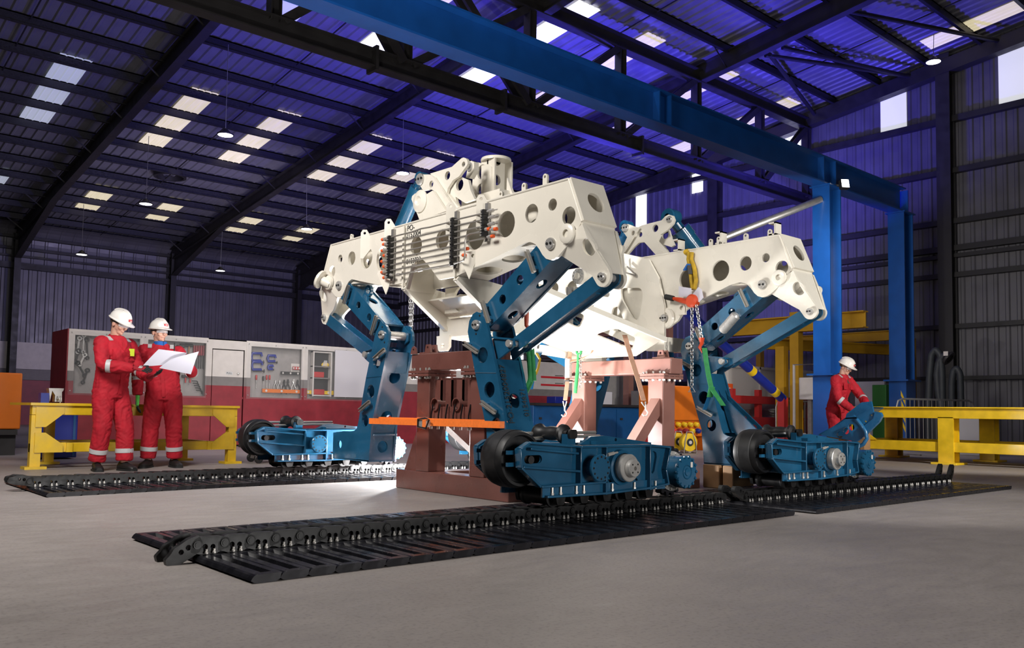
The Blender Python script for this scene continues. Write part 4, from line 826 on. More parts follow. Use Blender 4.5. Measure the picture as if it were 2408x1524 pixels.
# ================================================================ TRACKS LAID OUT ON THE FLOOR
PITCH_ = .1335
def shoe_mesh():
    w = 1.53; mb = MB(); p = PITCH_
    # one track shoe: lapped edges, sunken tread pockets either side of the chain
    prof = [(-.012, .012), (.0, .004), (.012, .0), (p-.03, .0), (p-.012, .010), (p-.008, .028), (p-.005, .036), (.010, .036), (.0, .030), (-.008, .020)]
    mb.plate(prof, [], (0, 0, 0), AX, AZ, -.01)
    mb = MB(); n = len(prof)
    secs = [0, .62, .91, w]; 
    mb.add([(x, y, z) for y in (0, w) for x, z in prof], [tuple(range(n)), tuple(range(2*n-1, n-1, -1))]+[(i, i+n, (i+1) % n+n, (i+1) % n) for i in range(n) if not (prof[i][1] == .036 and prof[(i+1) % n][1] == .036)])
    a0, a1 = .010, p-.005
    pk = [(.045, .58), (.95, w-.045)]; y = 0; zt, zb = .036, .012; ax0, ax1 = .052, p-.032
    ys = [0]+[v for q in pk for v in q]+[w]
    for i in range(0, len(ys)-1):
        y0, y1 = ys[i], ys[i+1]
        if i % 2 == 0: mb.add([(a0, y0, zt), (a1, y0, zt), (a1, y1, zt), (a0, y1, zt)], [(0, 1, 2, 3)])
        else:
            mb.add([(a0, y0, zt), (ax0, y0, zt), (ax0, y1, zt), (a0, y1, zt)], [(0, 1, 2, 3)]); mb.add([(ax1, y0, zt), (a1, y0, zt), (a1, y1, zt), (ax1, y1, zt)], [(0, 1, 2, 3)])
            mb.add([(ax0, y0, zt), (ax1, y0, zt), (ax1, y1, zt), (ax0, y1, zt), (ax0+.006, y0+.06, zb), (ax1-.004, y0+.06, zb), (ax1-.004, y1-.03, zb), (ax0+.006, y1-.03, zb)], [(0, 1, 5, 4), (1, 2, 6, 5), (2, 3, 7, 6), (3, 0, 4, 7), (4, 5, 6, 7)])
    return mb.mesh('track_shoe', 'track', 0)
SHOE = shoe_mesh()
def link_mesh(side):
    p = PITCH_; mb = MB()
    out = rounded([(-.03, .050), (.02, .037), (p-.035, .037), (p-.01, .050), (p+.022, .058), (p+.03, .085), (p+.02, .108), (p-.02, .118), (.01, .122), (-.012, .112), (-.03, .085)], .006, 2)
    pb(mb, out, [circ(.040, .072, .014, 8), circ(.078, .070, .013, 8)], 0, .035); 
    return mb.mesh('chain_link', 'chain', 30)
LINK = link_mesh(0)
def pin_mesh():
    mb = MB(); mb.lathe((0, -.012, .085), AY, [(0, 0), (.013, 0), (.013, .004), (.020, .004), (.020, .014), (.016, .014), (.018, .21), (.024, .212), (.024, .22), (0, .222)], 14); return mb.mesh('link_pin', 'chain', 20)
PINM = pin_mesh()
def bolt_mesh():
    mb = MB(); mb.lathe((0, 0, 0), AZ, [(.009, 0), (.009, .010), (.006, .012), (.006, .022), (0, .022)], 7); return mb.mesh('shoe_bolt', 'bolt')
BOLTM = bolt_mesh()
def put(me, name, par, loc, rot=None):
    o = bpy.data.objects.new(name, me); COL.objects.link(o); o.parent = par; o.location = loc
    if rot: o.rotation_euler = rot
    return o
def track(a0, n, b0, z0, lab, tail0, tail1, bow=0.0, crown=0.0):
    t = thing('crawler_track', lab, 'crawler track', (a0, b0, 0), 0, 'black crawler tracks laid flat on the floor'); c = .69
    for k in range(n):
        x = k*PITCH_; y = bow*math.sin(PI*k/n); z = z0+crown*((k/n-.5)**2)*4
        put(SHOE, 'track_shoe', t, (x, y, z), (0, random.uniform(-.012, .012), 0))
        for s_ in (0, .125):
            lk = put(LINK, 'chain_link', t, (x, c+y-.065+s_, z), (0, random.uniform(-.01, .01), 0))
            if s_ == 0:
                for q in (.042, .080): put(BOLTM, 'shoe_bolt', lk, (q, -.014, .040))
        put(PINM, 'link_pin', t, (x, c+y-.065, z))
    for (tl, x0, sg) in ((tail0, 0, -1), (tail1, (n)*PITCH_, 1)):
        if not tl: continue
        for s_ in (0, .125):
            o = put(LINK, 'chain_link', t, (x0 if sg > 0 else 0, c-.065+s_, z0+.085)); me = o
            R_ = Matrix.Rotation(tl if sg > 0 else PI+tl, 4, 'Y'); T0 = Matrix.Translation((x0, c-.065+s_, z0+.085))
            o.matrix_basis = T0 @ R_ @ Matrix.Translation((0, 0, -.085 if sg > 0 else -.085))
    return t
track(1.62, 32, 3.475, .0, 'black crawler track laid flat across the foreground', -.55, 0)
track(6.10, 30, 3.42, .0, 'black crawler track laid flat at the right edge, below the right pod', .4, -1.0)
track(1.80, 31, 7.66, .0, 'black crawler track laid flat on the left, before the two standing workers', .08, 0, .12)
track(6.25, 26, 7.75, .0, 'black crawler track seen through the stand, behind the machine', 0, 0)
# ================================================================ STANDS
def stand(a0, c, zt, half, m, lab):
    t = thing('support_stand', lab, 'support stand', (a0, BC+c, 0), 0, 'red-brown steel stands below the machine'); w = .2; y = BC+c
    dpt = .95
    for s_ in (-1, 1):
        b_ = y+s_*(half-.42)
        MB().box(a0, a0+w, b_-w/2, b_+w/2, .18, zt-.2).obj('post', m, t, bevel=.008)
        MB().box(a0-.06, a0+w+.06, b_-w/2-.06, b_+w/2+.06, zt-.215, zt-.19).obj('flange_plate', m, t); MB().box(a0-.06, a0+w+.06, b_-w/2-.06, b_+w/2+.06, zt-.185, zt-.16).obj('flange_plate', m, t)
        for k in range(4):
            for e in (-1, 1):
                bo = MB(); x = a0-.03+k*(w+.06)/3; yy = b_+e*(w/2+.035); bo.cyl((x, yy, zt-.24), (x, yy, zt-.135), .009, 8); bo.cyl((x, yy, zt-.235), (x, yy, zt-.217), .017, 6); bo.cyl((x, yy, zt-.158), (x, yy, zt-.145), .017, 6); bo.obj('flange_bolt', 'bolt', t)
        for k in range(3):
            bo = MB(); x = a0-.035; yy = b_+(k-1)*.09; bo.cyl((x, yy, zt-.24), (x, yy, zt-.135), .009, 8); bo.cyl((x, yy, zt-.235), (x, yy, zt-.217), .017, 6); bo.obj('flange_bolt', 'bolt', t)
        # raking braces along the machine
        MB().bar((a0+w/2-.05, b_, zt-.45), (a0-.62 if m == 'primer_pale_lit' else a0+w/2+.9, b_, .12), .12, .12).obj('raking_brace', m, t)
        MB().box(a0-.72 if m == 'primer_pale_lit' else a0+w, a0 if m == 'primer_pale_lit' else a0+1.15, b_-.1, b_+.1, 0, .18).obj('ground_beam', m, t, bevel=.008)
        if m == 'primer': MB().add([(a0+.03, b_+s_*w/2, .62), (a0+.03, b_+s_*w/2, .18), (a0+.03, b_+s_*(w/2+.22), .18), (a0+.06, b_+s_*w/2, .62), (a0+.06, b_+s_*w/2, .18), (a0+.06, b_+s_*(w/2+.22), .18)], [(0, 1, 2), (3, 5, 4), (0, 2, 5, 3), (0, 3, 4, 1), (1, 4, 5, 2)]).obj('foot_gusset', m, t)
    MB().box(a0-.0, a0+w, y-half, y+half, 0, .18).obj('base_beam', m, t, bevel=.008)
    hb = half-.42
    MB().box(a0, a0+w, y-hb-.2, y+hb+.2, zt-.16, zt).obj('top_beam', m, t, bevel=.008)
    for s_ in (-1, 1):
        b_ = y+s_*(hb+.02)
        for k in (-.035, .035): 
            pa(MB(), [(b_-.05, zt), (b_+.05, zt), (b_+.03, zt+.09), (b_-.03, zt+.09)], [circ(b_, zt+.06, .014, 10)], a0+w/2+k-.01, .02).obj('saddle_lug', m, t)
        MB().box(a0+.02, a0+w-.02, b_-.08, b_+.08, zt, zt+.015).obj('saddle_pad', m, t)
    MB().plate([(0, 0), (.1, 0), (.08, .06), (.05, .075), (.02, .06)], [circ(.05, .04, .012, 10)], (a0, y+hb+.2, zt), -AY, AZ, .015).obj('lifting_lug', m, t)
    return t, y, hb
t, y, hb = stand(4.66, -.15, 1.27, .82, 'primer', 'dark red-brown steel stand below the front white frame')
A0 = 4.66
MB().box(A0+.02, A0+.18, y-hb+.1, y+hb-.1, .62, .78).obj('cross_channel', 'primer', t)
for k in range(4):
    b_ = y+.22-.16*k; MB().box(A0+.04, A0+.16, b_-.05, b_-.035, .70, 1.04).obj('slotted_post', 'primer', t); MB().box(A0+.04, A0+.055, b_-.05, b_+.045, .70, 1.02).obj('slotted_post', 'primer', t)
    if k in (0, 2): MB().lathe((A0+.0, b_+.0, .80), AX, [(.06, 0), (.06, .12), (.05, .12), (.05, 0), (.06, 0)], 18).obj('curved_saddle', 'primer', t)
for k in range(6):
    b_ = y+.24-.11*k; MB().tube([(A0-.0, b_, .80), (A0-.02, b_, .70), (A0-.02, b_, .58)], .007, 6).obj('u_bolt', 'black', t); MB().cyl((A0-.02, b_, .575), (A0-.02, b_, .60), .013, 6).obj('u_bolt_nut', 'bolt', t)
ts2, y2, hb2 = stand(7.05, .02, 1.32, .98, 'primer_pale_lit', 'red-brown steel stand, pale in strong light, with raking braces below the rear frame')
# ================================================================ PEOPLE
from mathutils import noise as NZ
def remeshed(mb, voxel, smooth=4, wr=0, seed=0):
    me = bpy.data.meshes.new('tmp'); me.from_pydata(mb.v, [], mb.f)
    bm = bmesh.new(); bm.from_mesh(me); bmesh.ops.recalc_face_normals(bm, faces=bm.faces); bm.to_mesh(me); bm.free()
    o = bpy.data.objects.new('tmp', me); COL.objects.link(o)
    r = o.modifiers.new('r', 'REMESH'); r.mode = 'VOXEL'; r.voxel_size = voxel; s_ = o.modifiers.new('s', 'SMOOTH'); s_.factor = .5; s_.iterations = smooth
    dg = bpy.context.evaluated_depsgraph_get(); dg.update(); out = bpy.data.meshes.new_from_object(o.evaluated_get(dg))
    bpy.data.objects.remove(o); bpy.data.meshes.remove(me)
    if wr:
        nb_ = [0.0]*(3*len(out.vertices)); out.vertices.foreach_get('normal', nb_)
        for i_, v in enumerate(out.vertices):
            p = v.co; q = Vector((p.x*7+seed, p.y*7, p.z*13+3*NZ.noise(p*5)))
            k = abs(NZ.noise(q)); k2 = abs(NZ.noise(Vector((p.x*16, p.y*16+seed, p.z*26+p.x*20))))
            v.co += Vector(nb_[3*i_:3*i_+3])*((.5-k)*wr+(.4-k2)*wr*.5)
    out.polygons.foreach_set('use_smooth', [True]*len(out.polygons)); return out
def ell(mb, c, rx, ry, rz, n=14):
    c = Vector(c); v = []; f = []; mm = n//2+1
    for j in range(mm+1):
        t = PI*j/mm
        for i in range(n): x = 2*PI*i/n; v.append(c+Vector((rx*math.sin(t)*math.cos(x), ry*math.sin(t)*math.sin(x), rz*math.cos(t))))
    for j in range(mm):
        for i in range(n): f.append((j*n+i, (j+1)*n+i, (j+1)*n+(i+1) % n, j*n+(i+1) % n))
    return mb.add(v, f)
def rings(mb, rs, n=18):                              # rs: (centre, rx, ry); capped loft
    v = []; f = []
    for c, rx, ry in rs: v += [Vector(c)+Vector((rx*math.cos(2*PI*i/n), ry*math.sin(2*PI*i/n), 0)) for i in range(n)]
    for k in range(len(rs)-1): f += [(k*n+i, k*n+(i+1) % n, k*n+n+(i+1) % n, k*n+n+i) for i in range(n)]
    f += [tuple(range(n-1, -1, -1)), tuple(range((len(rs)-1)*n, len(rs)*n))]
    return mb.add(v, f)
def chain_pts(a, b, c, n=5):                          # smooth two-bone limb
    a, b, c = Vector(a), Vector(b), Vector(c); out = [a.lerp(b, i/n) for i in range(n)]+[b.lerp(c, i/n) for i in range(n+1)]
    out[n] = out[n]*.6+(out[n-1]+out[n+1])*.2; return out
def lerp_list(vals, n): 
    r = []
    for i in range(n):
        t = i/(n-1)*(len(vals)-1); k = min(int(t), len(vals)-2); r.append(vals[k]*(1-t+k)+vals[k+1]*(t-k))
    return r
def glove(par, wrist, d, pn, side, curl, m0, m1, sp=.05, k=1.0, back=None):
    # d: finger direction, pn: palm normal (out of the palm), side: +1 if the thumb lies on d x pn
    d, pn = Vector(d).normalized(), Vector(pn).normalized(); pn = (pn-d*pn.dot(d)).normalized(); s_ = d.cross(pn)*side; w = Vector(wrist)
    g = thing_part('glove', par)
    mb = MB(); rs = []; n = 12
    for t, hw, hh in ((-.045, .032, .026), (-.01, .030, .024), (.03, .042, .020), (.07, .045, .017), (.088, .042, .014), (.094, .03, .008)):
        rs.append([w+d*t*k+s_*(math.cos(2*PI*i/n)*hw*k)+pn*(math.sin(2*PI*i/n)*hh*k) for i in range(n)])
    v = [p for r in rs for p in r]; f = [(a*n+i, a*n+(i+1) % n, a*n+n+(i+1) % n, a*n+n+i) for a in range(len(rs)-1) for i in range(n)]+[tuple(range(n-1, -1, -1)), tuple(range((len(rs)-1)*n, len(rs)*n))]
    mb.add(v, f); pm = mb.obj('glove_palm', m0, par)
    def finger(root, fd, lens, r, cv, name='finger'):
        p = root; pts = [p-fd*.015]; dirv = fd.copy(); pts.append(p)
        for i, L in enumerate(lens):
            dirv = (dirv*math.cos(cv)+pn*math.sin(cv)).normalized(); p = p+dirv*L; pts.append(p)
        rr = [r, r, r*.95, r*.88, r*.72]; q = MB(); q.tube(pts, [x*k for x in rr[:len(pts)]], 8); ell(q, pts[-1], r*.72*k, r*.72*k, r*.72*k, 8); q.obj(name, m1, pm)
    for i, (off, ln) in enumerate(((.033, .95), (.011, 1.05), (-.011, 1.0), (-.032, .80))):
        finger(w+d*.085*k+s_*off*k, (d+s_*off*sp*18).normalized(), [.034*ln*k, .026*ln*k, .022*ln*k], .0098, curl)
    finger(w+d*.03*k+s_*.040*k, (d*.65+s_*.75+pn*.15).normalized(), [.036*k, .032*k], .0112, curl*.6, 'thumb')
    if back: MB().box(-.016, .016, -.003, .003, -.02, .02, Matrix.Translation(w+d*.045*k-pn*.019*k) @ Matrix((s_, -pn, d)).transposed().to_4x4()).obj('glove_badge', back, pm)
    return pm
def thing_part(n, p): return None
def person(lab, loc, fw, pose, skin, gl, fine=.0058, seed=1):
    fw = Vector((fw[0], fw[1], 0)).normalized(); rt = Vector((fw.y, -fw.x, 0)); O = Vector(loc)
    T = lambda p: O+rt*p[0]+fw*p[1]+AZ*p[2]           # (right, forward, up) -> world
    t = thing('person', lab, 'person', O)
    P = pose; lean = P.get('lean', 0); H = P.get('h', 1)
    U = lambda p: (p[0]+P.get('shift', 0)*max(0, p[2]-.9), p[1]+lean*max(0, p[2]-.9), p[2]*H-P.get('drop', 0)*max(0, p[2]-.9))
    hd = U((0, .02, 1.655)); 
    yaw, nod = P.get('head', (0, 0))
    RH = Matrix.Rotation(-yaw, 3, 'Z') @ Matrix.Rotation(nod, 3, 'X')
    Hh = lambda p: Vector(hd)+RH @ Vector(p)
    # --- body: head, neck, trunk and limbs as one skin
    mb = MB()
    def hell(c, rx, ry, rz):
        q = MB(); ell(q, (0, 0, 0), rx, ry, rz); mb.add([Hh(Vector(c)+Vector(p)) for p in q.v], q.f)
    hell((0, -.012, .035), .076, .096, .092); hell((0, .018, -.025), .064, .076, .085); hell((0, .045, -.085), .044, .042, .032); hell((0, .075, -.098), .022, .018, .016)
    hell((0, .082, .018), .052, .016, .014); hell((0, .092, -.012), .012, .016, .03); hell((0, .102, -.032), .017, .016, .012)
    for s_ in (-1, 1): hell((s_*.078, -.012, -.015), .010, .022, .032); hell((s_*.042, .066, -.03), .024, .02, .022)
    hell((0, .080, -.062), .026, .014, .007); hell((0, .078, -.074), .022, .014, .007)
    nb = U((0, -.01, 1.44)); mb.tube([nb, Vector(nb).lerp(Hh((0, -.02, -.08)), .55), Hh((0, -.015, -.04))], [.066, .058, .060], 14)
    trunk = [((0, 0, .86), .14, .10), ((0, 0, .95), .155, .105), ((0, .005, 1.08), .145, .098), ((0, .01, 1.25), .165, .105), ((0, .0, 1.40), .165, .095), ((0, -.01, 1.47), .09, .07)]
    rings(mb, [(U(c), a, b) for c, a, b in trunk])
    sh = {s_: U((s_*.185, -.01, 1.425)) for s_ in (-1, 1)}; el = {1: P['re'], -1: P['le']}; wr = {1: P['rw'], -1: P['lw']}
    an = {1: P['ra'], -1: P['la']}; kn = {1: P['rk'], -1: P['lk']}
    for s_ in (-1, 1):
        mb.tube(chain_pts(sh[s_], el[s_], wr[s_]), lerp_list([.050, .045, .040, .036, .030], 11), 10)
        mb.tube(chain_pts((s_*.095, 0, .90*H), kn[s_], an[s_]), lerp_list([.080, .070, .055, .052, .040], 11), 10)
    me = remeshed(mb, fine, 3); me.transform(Matrix((rt, fw, AZ)).transposed().to_4x4()); me.transform(Matrix.Translation(O)); me.materials.append(M[skin])
    o = bpy.data.objects.new('body', me); COL.objects.link(o); o.parent = t; o.matrix_basis = Matrix.Translation(-O)
    # --- coverall
    mb = MB()
    cov = [((0, .0, .82), .165, .13), ((0, .0, .93), .185, .142), ((0, .005, 1.06), .178, .135), ((0, .015, 1.20), .190, .142), ((0, .012, 1.33), .200, .138), ((0, -.005, 1.42), .185, .115), ((0, -.012, 1.475), .115, .088), ((0, -.015, 1.51), .078, .076)]
    rings(mb, [(U(c), a*P.get('girth', 1), b*P.get('girth', 1)) for c, a, b in cov])
    for s_ in (-1, 1):
        ell(mb, sh[s_], .082, .082, .075)
        mb.tube(chain_pts(sh[s_], el[s_], wr[s_]), lerp_list([.084, .078, .070, .066, .064, .052], 11), 14)
        mb.tube(chain_pts((s_*.092, 0, .90*H), kn[s_], (an[s_][0], an[s_][1], an[s_][2]+.03)), lerp_list([.118, .112, .098, .092, .090, .088], 11), 14)
    me = remeshed(mb, .009, 4, .016, seed*3.1); me.transform(Matrix((rt, fw, AZ)).transposed().to_4x4()); me.transform(Matrix.Translation(O)); me.materials.append(M['coverall'])
    cv = bpy.data.objects.new('coverall', me); COL.objects.link(cv); cv.parent = t; cv.matrix_basis = Matrix.Translation(-O)
    def band(p, q, f0, r, w=.05, name='reflective_band'):
        p, q = Vector(p), Vector(q); c = p.lerp(q, f0); d = (q-p).normalized(); b = MB(); b.lathe((0, 0, 0), AZ, [(r-.006, -w/2), (r, -w/2), (r+.001, 0), (r, w/2), (r-.006, w/2)], 22)
        u_, v_, ax = frame(d); mm = Matrix((u_, v_, ax)).transposed(); b.v = [T(c+mm @ Vector(x)) for x in b.v]; b.obj(name, 'reflect', cv)
    for s_ in (-1, 1):
        band(el[s_], wr[s_], P.get('band', .22), .074); band(kn[s_], an[s_], .66, .099, .05)
        q = MB(); p0 = Vector(sh[s_])+Vector((-s_*.06, 0, .052)); q.strip([T(p0+Vector((0, -.075, -.015))), T(p0+Vector((0, -.03, .022))), T(p0+Vector((0, .03, .022))), T(p0+Vector((0, .085, -.02)))], rt*.045, .012); q.obj('shoulder_band', 'reflect', cv)
    # collar, zip, pockets
    cz = U((0, -.008, 1.505))
    q = MB(); pts = []; ws = []
    for i in range(15):
        x = PI*.5+.5+(2*PI-1.0)*i/14; p = Vector(cz)+Vector((math.cos(x)*.082, math.sin(x)*.085, -.012+.02*math.cos(x-PI*1.5))); pts.append(T(p)); ws.append(rt*math.cos(x)*.022+fw*math.sin(x)*.022+AZ*-.055)
    q.strip(pts, ws, .010); q.obj('collar', 'coverall', cv)
    fz = [U((0, .012+y_, z)) for z, y_ in ((1.44, .10), (1.33, .136), (1.20, .148), (1.06, .142), (.95, .148), (.86, .138))]
    q = MB(); q.strip([T(p) for p in fz], rt*.035, .016); q.obj('front_placket', 'coverall', cv)
    for s_ in (-1, 1):
        c = U((s_*.095, .142, 1.30)); q = MB(); q.strip([T((c[0], c[1]-.012, c[2]+.055)), T(c), T((c[0], c[1]+.004, c[2]-.06))], rt*.10, .012); q.obj('chest_pocket', 'coverall', cv)
    # boots
    for s_ in (-1, 1):
        a_ = Vector(an[s_]); fd = Vector(P.get('rf' if s_ > 0 else 'lf', (s_*.2, 1, 0))).normalized(); fs = Vector((fd.y, -fd.x, 0))
        q = MB(); v = []; n = 14
        secs = [(-.085, .036, .075), (-.06, .043, .11), (0, .045, .12), (.06, .046, .095), (.12, .052, .075), (.17, .048, .065), (.195, .03, .045)]
        for dy, hw, top in secs: v += [T(Vector((a_.x, a_.y, 0))+fd*dy+fs*(math.cos(2*PI*i/n)*hw)+AZ*(max(0, top*.5+math.sin(2*PI*i/n)*top*.5))) for i in range(n)]
        q.add(v, [(k*n+i, k*n+(i+1) % n, k*n+n+(i+1) % n, k*n+n+i) for k in range(len(secs)-1) for i in range(n)]+[tuple(range(n-1, -1, -1)), tuple(range((len(secs)-1)*n, len(secs)*n))])
        b = q.obj('boot', 'boot', t)
        q = MB(); q.plate([(x, y) for x, y in rounded([(-.05, -.088), (.05, -.088), (.056, .12), (.045, .2), (-.045, .2), (-.056, .12)], .03)], [], T(Vector((a_.x, a_.y, 0))), rt*fs.x+fw*fs.y, rt*fd.x+fw*fd.y, .022); q.obj('sole', 'gloveblack', b)
    # hard hat
    def HT(p): return T(Hh(p))
    q = MB(); v = []; n = 30; mm = 9
    for j in range(mm+1):
        x = (PI/2)*j/mm; r_ = math.cos(x); z = math.sin(x)
        for i in range(n): y = 2*PI*i/n; v.append(HT((math.cos(y)*.108*r_**.8, math.sin(y)*.135*r_**.8-.008, .045+z*.118)))
    f = [(j*n+i, j*n+(i+1) % n, j*n+n+(i+1) % n, j*n+n+i) for j in range(mm) for i in range(n)]; q.add(v, f); hat = q.obj('hard_hat', 'helmet', t)
    q = MB(); v = []
    for i in range(n):
        y = 2*PI*i/n; ex = .055*max(0, math.sin(y))**3+.010
        for dr, dz in ((-.008, .012), (0, .010), (ex, -.002-.012*max(0, math.sin(y))), (ex-.004, -.010-.012*max(0, math.sin(y))), (-.008, -.016)): v.append(HT((math.cos(y)*(.108+dr), math.sin(y)*(.135+dr)-.008, .045+dz)))
    q.add(v, [(i*5+j, ((i+1) % n)*5+j, ((i+1) % n)*5+(j+1) % 5, i*5+(j+1) % 5) for i in range(n) for j in range(5)]); q.obj('hat_brim', 'helmet', hat)
    q = MB(); q.strip([HT((0, math.cos(x)*.142-.008, .048+math.sin(x)*.124)) for x in [.5+2.0*i/10 for i in range(11)]], rt*.035, .010); q.obj('hat_ridge', 'helmet', hat)
    q = MB(); q.strip([HT((x, .128-abs(x)*.18, .085)) for x in (-.022, 0, .022)], T((0, 0, .026))-T((0, 0, 0)), .012); q.obj('hat_badge', 'tagred', hat)
    q = MB(); q.strip([HT((x, .1355-abs(x)*.18, .085)) for x in (-.014, 0, .014)], T((0, 0, .010))-T((0, 0, 0)), .003); q.obj('badge_lettering', 'panelwhite', hat)
    # safety glasses, hair edge, brows and eyes
    gl_ = MB(); ws = T((0, 0, .036))-T((0, 0, 0)); gl_.strip([HT((math.sin(x)*.078, .028+math.cos(x)*.078, .005)) for x in [-1.25+2.5*i/12 for i in range(13)]], ws, .003); gp = gl_.obj('safety_glasses', 'lens', t)
    gl_ = MB()
    for s_ in (-1, 1): gl_.strip([HT((s_*.074, .055, .018)), HT((s_*.082, .02, .016)), HT((s_*.085, -.03, .010))], ws*.36, .005)
    gl_.strip([HT((math.sin(x)*.0785, .0285+math.cos(x)*.0785, .023)) for x in [-1.3+2.6*i/12 for i in range(13)]], ws*.14, .004); gl_.obj('glasses_frame', 'gloveblack', gp)
    hr = MB(); hr.strip([HT((math.cos(x)*.081, math.sin(x)*.098-.014, .012)) for x in [PI+.35+(PI-.7)*i/10 for i in range(11)]], ws*1.6, .012); hr.obj('hair', 'hair', t)
    for s_ in (-1, 1):
        e = MB(); e.strip([HT((s_*.018, .092, .020)), HT((s_*.032, .090, .024)), HT((s_*.048, .080, .020))], ws*.16, .005); e.obj('eyebrow', 'hair', t)
        e = MB(); c = HT((s_*.031, .078, .004)); ell(e, c, .012, .012, .009, 10); ey = e.obj('eye', 'panelwhite', t); e = MB(); c = HT((s_*.031, .089, .004)); ell(e, c, .0045, .0045, .0045, 8); e.obj('iris', 'gloveblack', ey)
    m_ = MB(); m_.strip([HT((-.022, .083, -.069)), HT((0, .0945, -.068)), HT((.022, .083, -.069))], ws*.09, .004); m_.obj('mouth_line', 'lipdark', t)
    if P.get('scarf'):
        q = MB(); rings(q, [((0, 0, -.05), .086, .09), ((0, .006, 0), .080, .086), ((0, .01, .035), .074, .080)], 24); q.v = [T(Vector(cz)+Vector(x)) for x in q.v]; q.obj('neck_warmer', P['scarf'], t)
    else:
        q = MB(); q.strip([T(Vector(cz)+Vector((0, .062, -.01))), T(Vector(cz)+Vector((0, .085, -.07))), T(Vector(cz)+Vector((0, .116, -.14)))], rt*.055, .02); q.obj('shirt_front', 'shirt', t)
    for s_, key in ((1, 'rh'), (-1, 'lh')):
        d, pn, curl = P[key]; w = Vector(wr[s_]); dv = (rt*d[0]+fw*d[1]+AZ*d[2]).normalized()
        glove(t, T(w)+dv*.055, dv, rt*pn[0]+fw*pn[1]+AZ*pn[2], s_ if False else P.get('thumb', {}).get(s_, 1), curl, gl[0], gl[1], back=gl[2])
    return t, T, U, cv
mat('lipdark', (.28, .10, .085), .5)
RT, TO = Vector((math.cos(YAW), -math.sin(YAW), 0)), Vector((-math.sin(YAW), -math.cos(YAW), 0))   # picture right, towards the camera
# man pointing at the sheet (profile, facing right)
t, T, U, cv = person('worker in red coverall at the left, bending his head over the paper he points at', (3.07, 10.49, 0), RT*.90+TO*.42,
    dict(h=1.02, girth=1.08, head=(-.15, -.42), lean=.11, re=(.26, .16, 1.19), rw=(.06, .42, 1.17), le=(-.23, .18, 1.16), lw=(-.14, .44, 1.07), ra=(.10, -.05, .09), la=(-.12, .13, .09), rk=(.12, .04, .50), lk=(-.12, .12, .50),
         rh=((-.2, 1, -.08), (-.6, .0, -.8), .22), lh=((.05, .9, .25), (.3, -.3, .85), .22), rf=(.5, .85, 0), lf=(.1, 1, 0), thumb={1: 1, -1: -1}), 'skin', ('glovered', 'gloveblack', 'reflect'), seed=1)
p = U((-.10, .145, 1.33)); MB().box(-.03, .03, -.02, .02, -.04, .045, Matrix.Translation(T(p))).obj('hivis_tag', 'hivis', cv)
# man holding the sheet (faces the camera, looks to the right)
t, T, U, cv = person('worker in red coverall with blue neck warmer, holding the large paper', (3.78, 10.79, 0), TO*.93+RT*.36,
    dict(h=1.0, girth=1.06, head=(-.62, -.02), shift=.10, re=(.30, .02, 1.13), rw=(.29, .07, .88), le=(-.32, .08, 1.15), lw=(-.28, .33, 1.21), ra=(.15, .02, .09), la=(-.15, .0, .09), rk=(.13, .05, .50), lk=(-.13, .05, .50),
         rh=((0, .15, -1), (-.9, -.2, 0), .3), lh=((.15, .45, .75), (.85, .3, -.1), .3), rf=(.35, 1, 0), lf=(-.35, 1, 0), scarf='scarf', thumb={1: -1, -1: 1}), 'skin', ('glovegreen', 'gloveblack', 'panelgrey'), seed=2)
r_ = thing('two_way_radio', 'black two-way radio clipped to the chest of the man with neck warmer', 'radio', T(U((-.13, .165, 1.33))))
c = T(U((-.13, .175, 1.34))); MB().box(-.03, .03, -.016, .016, -.06, .06, Matrix.Translation(c)).obj('radio_body', 'gloveblack', r_); MB().cyl(c+Vector((.018, 0, .06)), c+Vector((.018, 0, .18)), .007, 8).obj('antenna', 'gloveblack', r_)
MB().box(-.025, .025, -.018, .018, -.085, -.06, Matrix.Translation(c)).obj('radio_label', 'hivis', r_)
# man at the curved blue part (far right)
t, T, U, cv = person('worker in red coverall at the right, leaning over the curved blue part', (13.84, 7.39, 0), RT*.62+TO*.78,
    dict(h=1.0, drop=.10, lean=.22, head=(-.1, -.45), re=(.29, .20, 1.05), rw=(.18, .40, .86), le=(-.30, .30, 1.08), lw=(-.10, .50, .93), ra=(.12, -.02, .09), la=(-.12, .1, .09), rk=(.12, .05, .50), lk=(-.12, .12, .50),
         rh=((0, .8, -.6), (-.8, 0, -.5), .3), lh=((.3, .4, -.85), (.4, -.8, -.2), .35), thumb={1: 1, -1: 1}), 'skin', ('glovered', 'gloveblack', 'panelwhite'), fine=.007, seed=3)
# the drawing: two overlapping sheets held between the two men
kp = CR(0, 690, 3.11)
def paper(px, depth, lab, name='paper_sheet', sag=.02):
    # corners in order; the sheet hangs in a vertical plane facing the camera, a little bowed
    C_ = [on('b', dd, x, y) for (x, y), dd in zip(kp(*px), depth)]; n, m2 = 9, 5; v = []
    for j in range(m2+1):
        for i in range(n+1):
            s_, q_ = i/n, j/m2; p = C_[0].lerp(C_[1], s_).lerp(C_[3].lerp(C_[2], s_), q_); v.append(p+TO*(sag*math.sin(PI*s_)+.008*math.sin(7*s_+3*q_)))
    mb = MB(); k = len(v); mb.add(v+[p-TO*.0012 for p in v], [(j*(n+1)+i, j*(n+1)+i+1, (j+1)*(n+1)+i+1, (j+1)*(n+1)+i) for j in range(m2) for i in range(n)]+[(k+j*(n+1)+i, k+(j+1)*(n+1)+i, k+(j+1)*(n+1)+i+1, k+j*(n+1)+i+1) for j in range(m2) for i in range(n)])
    return tag(mb.obj(name, 'paper', None), lab, 'paper')
paper([(1160, 408), (1370, 435), (1290, 520), (1040, 535)], [10.14, 10.16, 10.12, 10.06], 'drawing sheet behind, at the pointing red glove')
